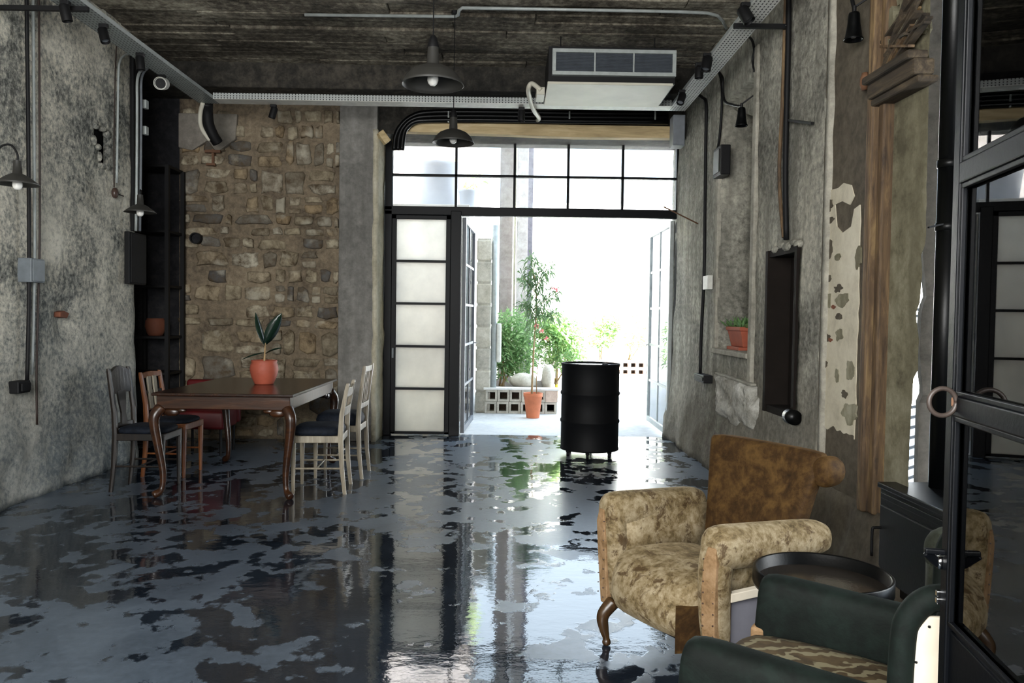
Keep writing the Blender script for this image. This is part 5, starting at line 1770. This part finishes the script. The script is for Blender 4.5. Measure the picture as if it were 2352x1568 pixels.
# black insulated pipes above the doorway
pts0 = [(1535, 262), (1300, 260), (1100, 257), (985, 258), (945, 268), (920, 290), (908, 315), (905, 345)]
for k, (dx, dy, lab) in enumerate(((0, 0, 'outermost of the black insulated pipes bending down beside the transom'), (9, 9, 'middle black insulated pipe bending down beside the transom'), (18, 18, 'lowest black insulated pipe bending down beside the transom'))):
    pts = []
    for i, (px, py) in enumerate(pts0):
        u = max(0, min(1, (i - 3) / 3))
        pts.append(at(px + dx * u, py + dy * (1 - u), Y=8.80 - 0.02 * k))
    o = tag(MB().tube(smooth_path(pts, 5), 0.028, 10).build('insulated_pipe', M['stove'], smooth=True), lab, 'pipe', 'black pipes above the doorway')
    if k == 2:
        for px in (1030, 1308, 1505):
            p = at(px, 268, Y=8.74)
            MB().box(p.x - 0.008, p.x + 0.008, p.y, p.y + 0.02, p.z - 0.06, p.z + 0.06).build('pipe_clip', M['galv'], o)

# speaker, stub of timber, rod
a, b = at(1547, 263, Y=8.15), at(1573, 334, Y=8.15)
spk = thing('wall_speaker', 'slim grey loudspeaker box hanging below the tray corner', 'speaker', ((a.x + b.x) / 2, 8.2, b.z))
MB().box(a.x, b.x, 8.15, 8.33, b.z, a.z).build('cabinet', M['grey'], spk, bevel=0.006)
MB().box(a.x + 0.008, b.x - 0.008, 8.143, 8.15, b.z + 0.012, a.z - 0.012).build('speaker_grille', M['grey'], spk, bevel=0.002)
MB().box(a.x + 0.03, b.x - 0.03, 8.22, 8.26, a.z, ZB + 0.002).build('bracket', M['blackmatt'], spk)
p, q_ = at(872, 303, Y=8.83), at(890, 328, Y=8.86)
tag(MB().bar(p, q_, 0.10, 0.075).build('timber_stub', M['beamwood'], bevel=0.01), 'short broken timber stub above the pale door reveal', 'timber')
tag(MB().tube([at(1525, 475, Y=8.0), at(1604, 514, X=XR)], 0.007, 6).build('wall_rod', M['copper']), 'thin rusty rod sticking out of the right wall by the transom', 'rod')

# ---- right wall cables, boxes, lamps
wallrun('wall_cable', 'thick black cable hanging down the right wall to a black box', 'cable', [(1600, 215), (1614, 225), (1622, 240), (1621, 330), (1619, 500), (1617, 640), (1611, 760), (1608, 866)], XR - 0.05, 0.016, 'blackmatt')
p, q_ = at(1617, 634, X=XR - 0.08), at(1627, 664, X=XR - 0.08)
tag(MB().box(XR - 0.09, XR - 0.04, min(p.y, q_.y), max(p.y, q_.y), q_.z, p.z).build('cable_connector', M['white'], bevel=0.004), 'small white connector on the thick black cable', 'connector')
p, q_ = at(1597, 856, X=XR - 0.08), at(1618, 880, X=XR - 0.08)
bx = thing('wall_box', 'small black box at the lower end of the thick black cable', 'box', (XR - 0.05, (p.y + q_.y) / 2, q_.z))
MB().box(XR - 0.09, XR + 0.02, q_.y, p.y, q_.z, p.z).build('box_body', M['blackmatt'], bx, bevel=0.006)
MB().box(XR - 0.097, XR - 0.09, q_.y + 0.02, p.y - 0.02, q_.z + 0.02, p.z - 0.02).build('cover', M['blackmatt'], bx, bevel=0.002)
wallrun('wall_cable', 'black cable from the right tray down to a long grey switch box', 'cable', [(1640, 150), (1652, 168), (1658, 200), (1657, 260), (1652, 320), (1646, 350)], XR - 0.03, 0.012, 'blackmatt')
p, q_ = at(1641, 345, X=XR - 0.06), at(1657, 400, X=XR - 0.06)
sw = thing('switch_box', 'long narrow dark grey switch box on the right wall', 'box', (XR - 0.04, (p.y + q_.y) / 2, q_.z))
MB().box(XR - 0.07, XR + 0.02, q_.y, p.y, q_.z, p.z).build('box_body', M['blackmatt'], sw, bevel=0.008)
MB().box(XR - 0.078, XR - 0.07, q_.y + 0.04, p.y - 0.04, q_.z + 0.03, p.z - 0.03).build('cover', M['shadein'], sw, bevel=0.003)


def bell(label, px, py, X, cable):
    c = at(px, py, X=X)
    o = thing('bell_lamp', label, 'lamp', c, 'small black bell lamps on the right wall')
    MB().lathe([(0.001, 0.085), (0.026, 0.085), (0.030, 0.075), (0.034, 0.02), (0.046, -0.05), (0.052, -0.055), (0.050, -0.062), (0.043, -0.058), (0.030, 0.0), (0.001, 0.01)], 24, c).build('lamp_shade', M['stove'], o, smooth=True)
    MB().tube([c + V((0, 0, 0.08)), c + V((0, 0, 0.12))], 0.012, 8).build('socket', M['blackmatt'], o)
    MB().ball(c + V((0, 0, -0.03)), 0.022, 8).build('bulb', M['bulb'], o, smooth=True)
    MB().bar(c + V((0, 0, 0.115)), V((XR + 0.02, c.y - 0.05, c.z + 0.19)), 0.010, 0.010).build('bracket_arm', M['blackmatt'], o)
    MB().tube(smooth_path([c + V((0, 0, 0.118))] + [at(a, b_, X=X) for a, b_ in cable], 5), 0.011, 8).build('cable', M['blackmatt'], o, smooth=True)


bell('small black bell lamp in front of the tall niche', 1703, 272, XR - 0.08, [(1700, 244), (1680, 240), (1665, 232), (1660, 205), (1660, 180), (1652, 166)])
bell('larger looking black bell lamp high on the brown peeling pier', 1961, 66, XR - 0.10, [(1962, 20), (1955, -10), (1950, -40)])
wallrun('wall_cable', 'short black cable hanging in a bow from the right tray', 'cable', [(1716, 82), (1727, 92), (1732, 115), (1729, 140), (1733, 164)], XR - 0.03, 0.010, 'blackmatt')
wallrun('wall_pipe', 'thin ochre rusted pipe down the right wall above the shutter recess', 'pipe', [(1806, -40), (1802, 80), (1797, 240), (1790, 380), (1793, 470), (1800, 545)], XR - 0.025, 0.014, 'trimwood')
wallrun('wall_pipe', 'black iron pipe down the right wall above the shutter recess', 'pipe', [(1812, -40), (1811, 80), (1807, 240), (1804, 400), (1806, 550)], XR - 0.04, 0.020, 'blackmatt')
tag(MB().bar(at(1808, 276, X=XR - 0.03), at(1866, 283, X=XR - 0.03), 0.02, 0.016).build('wall_hook', M['blackmatt']), 'thin black iron bar fixed across the right wall beside the pipes', 'bar')
p = at(1819, 957, X=XR - 0.05)
fl = thing('wall_lens', 'small black cylindrical lamp at the lower corner of the shutter recess', 'lamp', p)
MB().tube([p + V((0, 0.05, 0)), p + V((0, -0.05, 0))], 0.05, 20).build('housing', M['stove'], fl, smooth=True)
MB().tube([p + V((0, 0.052, 0)), p + V((0, 0.056, 0))], 0.044, 20).build('lens', M['blackmatt'], fl)
MB().box(p.x, XR + 0.01, p.y - 0.02, p.y + 0.02, p.z - 0.015, p.z + 0.015).build('bracket', M['blackmatt'], fl)

# carved timber bracket and broken laths over the panel
cb = thing('carved_cornice', 'broken carved timber cornice with splintered laths at the top of the panel', 'cornice', at(2015, 215, X=XR - 0.05))
cb['kind'] = 'structure'
p, q_ = at(2012, 214, X=XR - 0.06), at(2124, 150, X=XR - 0.06)
for k, (dz, th, pr) in enumerate(((0.0, 0.075, 0.0), (0.055, 0.04, 0.03), (-0.055, 0.035, -0.02))):
    MB().bar(p + V((-pr, 0, dz)), q_ + V((-pr, 0, dz)), 0.10, th).build('moulding', M['greywood'], cb, bevel=0.012, seg=2)
rr = random.Random(3)
for k in range(15):
    a = at(2020 + rr.uniform(0, 40), 175 - rr.uniform(0, 90), X=XR - 0.02 - 0.03 * rr.random())
    b = at(2075 + rr.uniform(0, 60), 130 - rr.uniform(20, 170), X=XR - 0.03 - 0.04 * rr.random())
    MB().bar(a, b, 0.022 + 0.02 * rr.random(), 0.012).build('lath', M['greywood'] if k % 3 else M['trimwood'], cb)
for k in range(10):
    c = at(2030 + rr.uniform(0, 90), rr.uniform(-10, 130), X=XR - 0.01)
    MB().prism(blobpoly(0, 0, rr.uniform(0.03, 0.06), rr.uniform(0.03, 0.07), 10, 0.4, k + 50), lambda a, b, h: c + V((-h, a, b)), -0.03, 0.025 + 0.02 * rr.random()).build('plaster_lump', M['panelplaster'], cb)

# flower trough in the niche
tz = ZN0 + 0.001
tq = thing('flower_trough', 'red clay trough of green succulents standing in the tall niche', 'plant', (2.06, 7.05, tz))
mb = MB()
mb.loft([[V((1.995 - e, 6.86 - e, z_)), V((2.20 + e, 6.86 - e, z_)), V((2.20 + e, 7.28 + e, z_)), V((1.995 - e, 7.28 + e, z_))] for z_, e in ((tz + 0.03, -0.03), (tz + 0.17, 0.0), (tz + 0.17, 0.012), (tz + 0.205, 0.014), (tz + 0.205, 0.0), (tz + 0.18, 0.0))])
mb.build('trough', M['planter'], tq, bevel=0.006)
MB().box(1.985, 2.21, 6.88, 7.26, tz, tz + 0.03).build('saucer', M['planter'], tq, bevel=0.006)
rr = random.Random(11)
mb = MB()
for k in range(110):
    b = V((2.09 + rr.uniform(-0.09, 0.09), 7.07 + rr.uniform(-0.2, 0.2), tz + 0.185))
    d = V((rr.uniform(-1, 1), rr.uniform(-1.2, 1.2), rr.uniform(0.3, 1.2))).normalized() * rr.uniform(0.07, 0.15)
    s = d.cross(V((0, 0, 1))).normalized() * 0.022
    n_ = s.cross(d).normalized() * 0.004
    m_ = b + d * 0.6
    mb.add([b, m_ - s + n_, b + d, m_ + s + n_, m_ - n_], [(0, 1, 4), (1, 2, 4), (2, 3, 4), (3, 0, 4)])
fo = mb.build('foliage', M['leaf2'], tq); fo['kind'] = 'stuff'

# ------------------------------------------------------------------ courtyard outside the doorway
GZ = -0.03
struct(MB().box(-9, 12, 9.5, 24, -0.25, GZ).build('ground', M['ground']), 'sunlit pale concrete courtyard floor')
struct(MB().box(-9, 12, 22.6, 23.0, GZ, 4.6).build('wall_courtyard', M['whitewall']), 'white courtyard wall behind the plants')
# low annex on the left: pier, wall, flat roof with white tubs on it
struct(MB().box(-5.0, -0.62, 10.9, 14.0, GZ, 2.72).build('wall_annex', M['block']), 'rough wall of the low annex in the courtyard')
struct(MB().box(-5.2, -0.52, 10.75, 14.3, 2.72, 2.88).build('annex_roof', M['whitewall'], bevel=0.01), 'flat concrete roof of the low annex')
struct(MB().box(-3.6, -0.56, 13.75, 16.6, 2.9, 8.5).box(-3.6, -0.63, 14.05, 16.6, GZ, 2.9).build('wall_shade_block', M['trunk'], bevel=0.01), 'tall grey block added to shade the courtyard columns')  # sun blocker added left of the columns to keep them in shade
a, b = at(1096, 700, Y=11.9), at(1127, 700, Y=11.9)
ap = struct(MB().box(a.x, b.x, 11.9, 12.2, GZ, 2.55).build('annex_pier', M['block'], bevel=0.01), 'rough stone pier at the corner of the annex')
for k in range(8):
    z_ = GZ + 0.32 * k
    MB().box(a.x - 0.012, b.x + 0.012, 11.885, 11.93, z_ + 0.012, min(2.55, z_ + 0.32) - 0.006).build('stone', M['rock'] if k % 2 else M['block'], ap, bevel=0.03, seg=2)
x_ = at(1135, 700, Y=11.7).x
dp = thing('downpipe', 'pale grey downpipe with a white rounded box in front of the annex pier', 'pipe', (x_, 11.95, 0.352))
MB().tube([(x_, 11.95, 0.352), (x_, 11.95, 2.75)], 0.045, 16).build('pipe', M['galv'], dp, smooth=True)
MB().box(x_ + 0.04, x_ + 0.11, 11.90, 11.99, 0.72, 1.30).build('pipe_cover', M['white'], dp, smooth=True, bevel=0.025, seg=4)


def tub(label, px0, px1, pyb, pyt, Yt):
    cx = (at(px0, pyb, Y=Yt).x + at(px1, pyb, Y=Yt).x) / 2
    R_ = abs(at(px1, pyb, Y=Yt).x - at(px0, pyb, Y=Yt).x) / 2
    z0 = 2.885
    H = at(px0, pyt, Y=Yt).z - z0
    o = thing('planter_tub', label, 'planter', (cx, Yt + R_, z0))
    c = V((cx, Yt + R_, z0))
    MB().lathe([(0.001, 0), (R_ * 0.84, 0), (R_ * 0.98, H * 0.86), (R_ * 1.03, H * 0.87), (R_ * 1.05, H * 0.99), (R_, H), (R_ * 0.94, H * 0.97), (R_ * 0.9, H * 0.85), (0.001, H * 0.84)], 36, c).build('tub', M['tub'], o, smooth=True)
    MB().lathe([(0.001, H * 0.86), (R_ * 0.92, H * 0.87)], 20, c).build('soil', M['soil'], o)
    return o


tub('big white planter tub on the annex roof seen through the transom', 936, 1064, 478, 366, 11.0)
tub('smaller white planter tub beside the big one on the annex roof', 1052, 1096, 487, 434, 10.9)


def foliage(mb, c, rad, n, L, wd, rr, up=0.2, hang=0.0):
    for _ in range(n):
        while True:
            q = V((rr.uniform(-1, 1), rr.uniform(-1, 1), rr.uniform(-1, 1)))
            if q.length < 1:
                break
        b = V(c) + V((q.x * rad[0], q.y * rad[1], q.z * rad[2]))
        d = V((q.x + rr.uniform(-.9, .9), q.y + rr.uniform(-.9, .9), up + rr.uniform(-.8, .8))).normalized() * L * rr.uniform(0.6, 1.2)
        s = d.cross(V((rr.uniform(-1, 1), rr.uniform(-1, 1), 1))).normalized() * wd * rr.uniform(0.7, 1.2)
        m_ = b + d * 0.5
        e = b + d + V((0, 0, -hang * L))
        mb.add([b, m_ - s, e, m_ + s], [(0, 1, 2, 3)])


def bush(name, label, base, blobs, mats, L, wd, n, stems, seed, group='courtyard bushes'):
    rr = random.Random(seed)
    o = thing(name, label, 'plant', base, group)
    for k, mt in enumerate(mats):
        mb = MB()
        for (dx, dy, dz, rx, ry, rz) in blobs:
            foliage(mb, V(base) + V((dx, dy, dz)), (rx, ry, rz), int(n * rx * rz * 12 / len(mats)), L, wd, rr, 0.25, 0.25)
        f = mb.build('foliage', M[mt], o); f['kind'] = 'stuff'
    for k in range(stems):
        dx, dy, dz = blobs[k % len(blobs)][:3]
        MB().tube(smooth_path([V(base) + V((rr.uniform(-.06, .06), rr.uniform(-.06, .06), 0)), V(base) + V((dx * 0.4 + rr.uniform(-.05, .05), dy * 0.5, dz * 0.5)), V(base) + V((dx, dy, dz + 0.1))], 4), [0.018 - 0.0014 * i for i in range(9)], 6).build('stem', M['bark'], o, smooth=True)
    return o


# cinder block bed in front of the bushes
PYB = 11.85
zb_ = [GZ, GZ + 0.175, GZ + 0.35]
bx0 = at(1113, 920, Y=PYB).x
gp = thing('block_planter', 'raised bed edged with hollow cinder blocks beside the annex', 'planter', (0.1, PYB + 0.5, GZ))


def hollow(x0, x1, y0, y1, z0, z1, parent, mat, nh=1, name='cinder_block'):
    """block whose square hollows face the viewer"""
    mb = MB()
    t_ = 0.032
    w_ = (x1 - x0 - t_) / nh
    mb.box(x0, x1, y0, y1, z0, z0 + t_); mb.box(x0, x1, y0, y1, z1 - t_, z1)
    for k in range(nh + 1):
        xa = x0 + k * w_
        mb.box(xa, xa + t_, y0, y1, z0 + t_, z1 - t_)
    return mb.build(name, mat, parent)


bl = 0.178
for r_ in range(2):
    for k in range(6):
        x0 = bx0 + k * bl + (0.012 if r_ else 0)
        if k == 5 and r_ == 1:
            continue
        hollow(x0 + 0.003, x0 + bl - 0.003, PYB + 0.012 * (k % 3), PYB + 0.2, zb_[r_] + 0.002, zb_[r_ + 1] - 0.003, gp, M['block'])
xe = bx0 + 5 * bl + 0.01
MB().box(xe, xe + bl, PYB, PYB + 0.2, zb_[1] + 0.003, zb_[2] - 0.002).build('solid_block', M['paleblock'], gp, bevel=0.006)
MB().box(bx0 - 0.02, xe + bl + 0.02, PYB - 0.015, PYB + 0.21, zb_[2] - 0.001, zb_[2] + 0.03).build('coping', M['whitewall'], gp, bevel=0.008)
MB().box(bx0 - 0.02, xe + bl, PYB + 0.2, PYB + 2.2, GZ, zb_[2] - 0.03).build('soil_bed', M['soil'], gp)
MB().box(xe + bl - 0.16, xe + bl, PYB + 0.2, PYB + 2.2, GZ, zb_[2]).build('side_wall', M['paleblock'], gp)
SB = zb_[2] - 0.03
bush('leafy_bush', 'dark green leafy bush behind the cinder blocks left of the potted oleander', (-0.05, 12.7, SB + 0.005), [(-0.05, 0, 0.50, 0.26, 0.25, 0.38), (0.12, 0.1, 0.85, 0.30, 0.3, 0.36), (0.28, 0.1, 0.5, 0.24, 0.25, 0.35)], ('leaf2', 'leaf2', 'leaf1'), 0.13, 0.018, 760, 4, 1)
bush('leafy_bush', 'light green feathery bush right of the potted oleander stem', (0.80, 13.3, SB + 0.005), [(0.0, 0, 0.60, 0.34, 0.3, 0.38), (0.12, 0.1, 0.85, 0.34, 0.3, 0.30), (0.26, -0.1, 0.50, 0.26, 0.25, 0.28), (-0.12, 0.1, 0.95, 0.28, 0.25, 0.26)], ('leaf1', 'leaf3', 'leaf2'), 0.15, 0.016, 620, 5, 2)
# pale rocks on the bed
for k, (px, py, rx, rz, lab) in enumerate(((1205, 888, 0.22, 0.13, 'large pale rock lying on the block bed behind the potted oleander'), (1258, 880, 0.10, 0.20, 'tall pale rock at the right end of the block bed'))):
    c = at(px, py, Y=12.25)
    c.z = SB + rz * 1.02
    mb = MB(); mb.ball(c, 1.0, 14, (rx, 0.16, rz))
    for i, v in enumerate(mb.v):
        dv = v - c
        mb.v[i] = c + dv * (1 + 0.22 * noise.noise(dv * 7 + V((k * 5, 0, 0))))
    tag(mb.build('rock', M['rock'], smooth=True), lab, 'rock')
# potted oleander
oc = V((at(1224, 958, Y=11.35).x, 11.40, GZ))
ol = thing('potted_oleander', 'tall flowering oleander on a bare stem in a terracotta pot', 'plant', oc)
H = 0.355
MB().lathe([(0.001, 0.0), (0.088, 0.0), (0.092, 0.01), (0.128, H - 0.055), (0.136, H - 0.055), (0.139, H), (0.122, H), (0.118, H - 0.04), (0.001, H - 0.04)], 32, oc).build('pot', M['terra'], ol, smooth=True)
MB().lathe([(0.001, H - 0.035), (0.118, H - 0.036)], 20, oc).build('soil', M['soil'], ol)
st = [oc + V(p) for p in ((-0.02, 0, H - 0.04), (-0.01, 0.0, 0.7), (0.005, 0, 1.1), (0.03, 0.02, 1.6), (0.0, 0.0, 2.05))]
MB().tube(smooth_path(st, 5), [0.016 - 0.0004 * i for i in range(21)], 8).build('stem', M['bark'], ol, smooth=True)
MB().tube([oc + V((0.05, 0, H - 0.04)), oc + V((0.045, 0.02, 0.55)), oc + V((0.06, 0.02, 0.75))], 0.008, 6).build('stem', M['bark'], ol, smooth=True)
rr = random.Random(21)
brs = [((0.02, 0.0, 1.55), (0.28, 0.05, 1.78)), ((0.03, 0.0, 1.75), (-0.16, 0.0, 1.98)), ((0.03, 0, 1.5), (0.30, -0.05, 1.45)), ((0.02, 0, 1.85), (0.17, 0.05, 2.12)), ((0.0, 0, 1.95), (-0.05, 0.05, 2.25)), ((0.02, 0, 1.45), (-0.15, 0.1, 1.6))]
for a, b in brs:
    MB().tube([oc + V(a), oc + V(b)], [0.007, 0.004], 6).build('branch', M['bark'], ol)
mb = MB()
for a, b in brs:
    for t_ in (0.35, 0.6, 0.85, 1.0):
        foliage(mb, oc + V(a).lerp(V(b), t_), (0.07, 0.07, 0.07), 26, 0.15, 0.013, rr, 0.1, 0.5)
for k in range(10):
    foliage(mb, oc + V((0.0, 0, 1.25 + 0.085 * k)), (0.09, 0.09, 0.06), 18, 0.15, 0.012, rr, 0.0, 0.7)
f = mb.build('foliage', M['leaf4'], ol); f['kind'] = 'stuff'
for (dx, dy, dz) in ((0.31, 0, 1.80), (0.28, -0.03, 1.83), (0.02, -0.06, 1.30), (0.10, -0.06, 1.22), (0.17, -0.08, 1.12)):
    mb = MB()
    foliage(mb, oc + V((dx, dy, dz)), (0.025, 0.025, 0.02), 12, 0.04, 0.016, rr, 0.3)
    mb.build('flower', M['flower'], ol)

# columns of the neighbouring building, narrow pipe between them
for nm, lab, p0, p1, Yc, mt in (('courtyard_column', 'beige square column standing behind the bushes', 1147, 1178, 15.0, 'trunk'), ('courtyard_column', 'broad grey column with a dark right side behind the oleander', 1187, 1212, 14.6, 'trunk')):
    a, b = at(p0, 560, Y=Yc).x, at(p1, 560, Y=Yc).x
    o = thing(nm, lab, 'column', ((a + b) / 2, Yc + 0.15, GZ))
    MB().box(a, b, Yc, Yc + 0.3, GZ, 6.5).build('shaft', M[mt], o, bevel=0.012)
    MB().box(a - 0.03, b + 0.03, Yc - 0.03, Yc + 0.33, GZ, GZ + 0.25).build('base', M[mt], o, bevel=0.012)
    if p0 == 1187:
        MB().box(b, at(1223, 560, Y=Yc).x, Yc + 0.01, Yc + 0.3, GZ, 6.5).build('dark_side', M['trunk2'], o)
x_ = at(1182, 560, Y=14.8).x
tag(MB().tube([(x_, 14.8, GZ), (x_, 14.8, 6.5)], 0.022, 10).build('column_pipe', M['offwhite'], smooth=True), 'thin pale pipe rising between the two courtyard columns', 'pipe')

# far bed along the courtyard wall
FYB = 20.2
fx0, fx1 = at(1284, 840, Y=FYB).x, at(1500, 840, Y=FYB).x
fp = thing('far_block_planter', 'long raised bed of pink hollow blocks along the white courtyard wall', 'planter', ((fx0 + fx1) / 2, FYB + 0.5, GZ))
n_ = round((fx1 - fx0) / 0.2)
for r_ in range(2):
    for k in range(n_):
        x0 = fx0 + (fx1 - fx0) * k / n_
        hollow(x0 + 0.003, x0 + (fx1 - fx0) / n_ - 0.003, FYB, FYB + 0.2, GZ + 0.002 + 0.17 * r_, GZ + 0.168 + 0.17 * r_, fp, M['paleblock'])
MB().box(fx0 - 0.02, fx1 + 0.02, FYB - 0.02, FYB + 0.22, GZ + 0.341, GZ + 0.375).build('coping', M['whitewall'], fp)
MB().box(fx0, fx1, FYB + 0.2, FYB + 2.3, GZ, GZ + 0.31).build('soil_bed', M['soil'], fp)
SF = GZ + 0.31
bush('leafy_bush', 'dark round bush at the left end of the far bed', (at(1296, 800, Y=21.4).x, 21.4, SF + 0.005), [(0, 0, 0.72, 0.42, 0.35, 0.45), (-0.25, 0, 1.0, 0.32, 0.3, 0.3)], ('leaf2', 'leaf1'), 0.16, 0.03, 330, 3, 5)
bush('leafy_bush', 'bright green bush in the middle of the far bed', (at(1378, 800, Y=21).x, 21.0, SF + 0.005), [(0, 0, 0.72, 0.38, 0.35, 0.45), (0.15, 0, 0.98, 0.36, 0.3, 0.3)], ('leaf3', 'leaf2'), 0.16, 0.032, 300, 3, 6)
bush('leafy_bush', 'thin yellow green sapling at the right of the far bed', (at(1448, 800, Y=21).x, 21.0, SF + 0.005), [(0.1, 0, 0.6, 0.2, 0.2, 0.35), (0.2, 0, 1.25, 0.12, 0.12, 0.4), (0.5, 0, 0.6, 0.2, 0.2, 0.3)], ('leaf3',), 0.16, 0.03, 260, 3, 7)
bush('leafy_bush', 'climbing plant trailing over the annex roof behind the white tubs', (-0.85, 12.9, 2.885), [(0, 0, 0.48, 0.30, 0.3, 0.30), (0.2, -0.2, 0.55, 0.25, 0.25, 0.30), (-0.1, 0, 0.8, 0.25, 0.2, 0.25)], ('leaf1', 'leaf3'), 0.14, 0.018, 330, 3, 8)
# yellow marker posts by the bed
for k, (px, py0, py1) in enumerate(((1265, 866, 850), (1278, 896, 850))):
    p = at(px, py0, Y=14.5 - k * 0.2); z1 = at(px, py1, Y=14.5 - k * 0.2).z
    tag(MB().tube([(p.x, p.y, GZ), (p.x, p.y, z1)], 0.028, 12).build('marker_post', M['yellow'], smooth=True), ('short yellow post at the right end of the block bed, farther one', 'taller yellow post nearest the oil drum beside the block bed')[k], 'post')
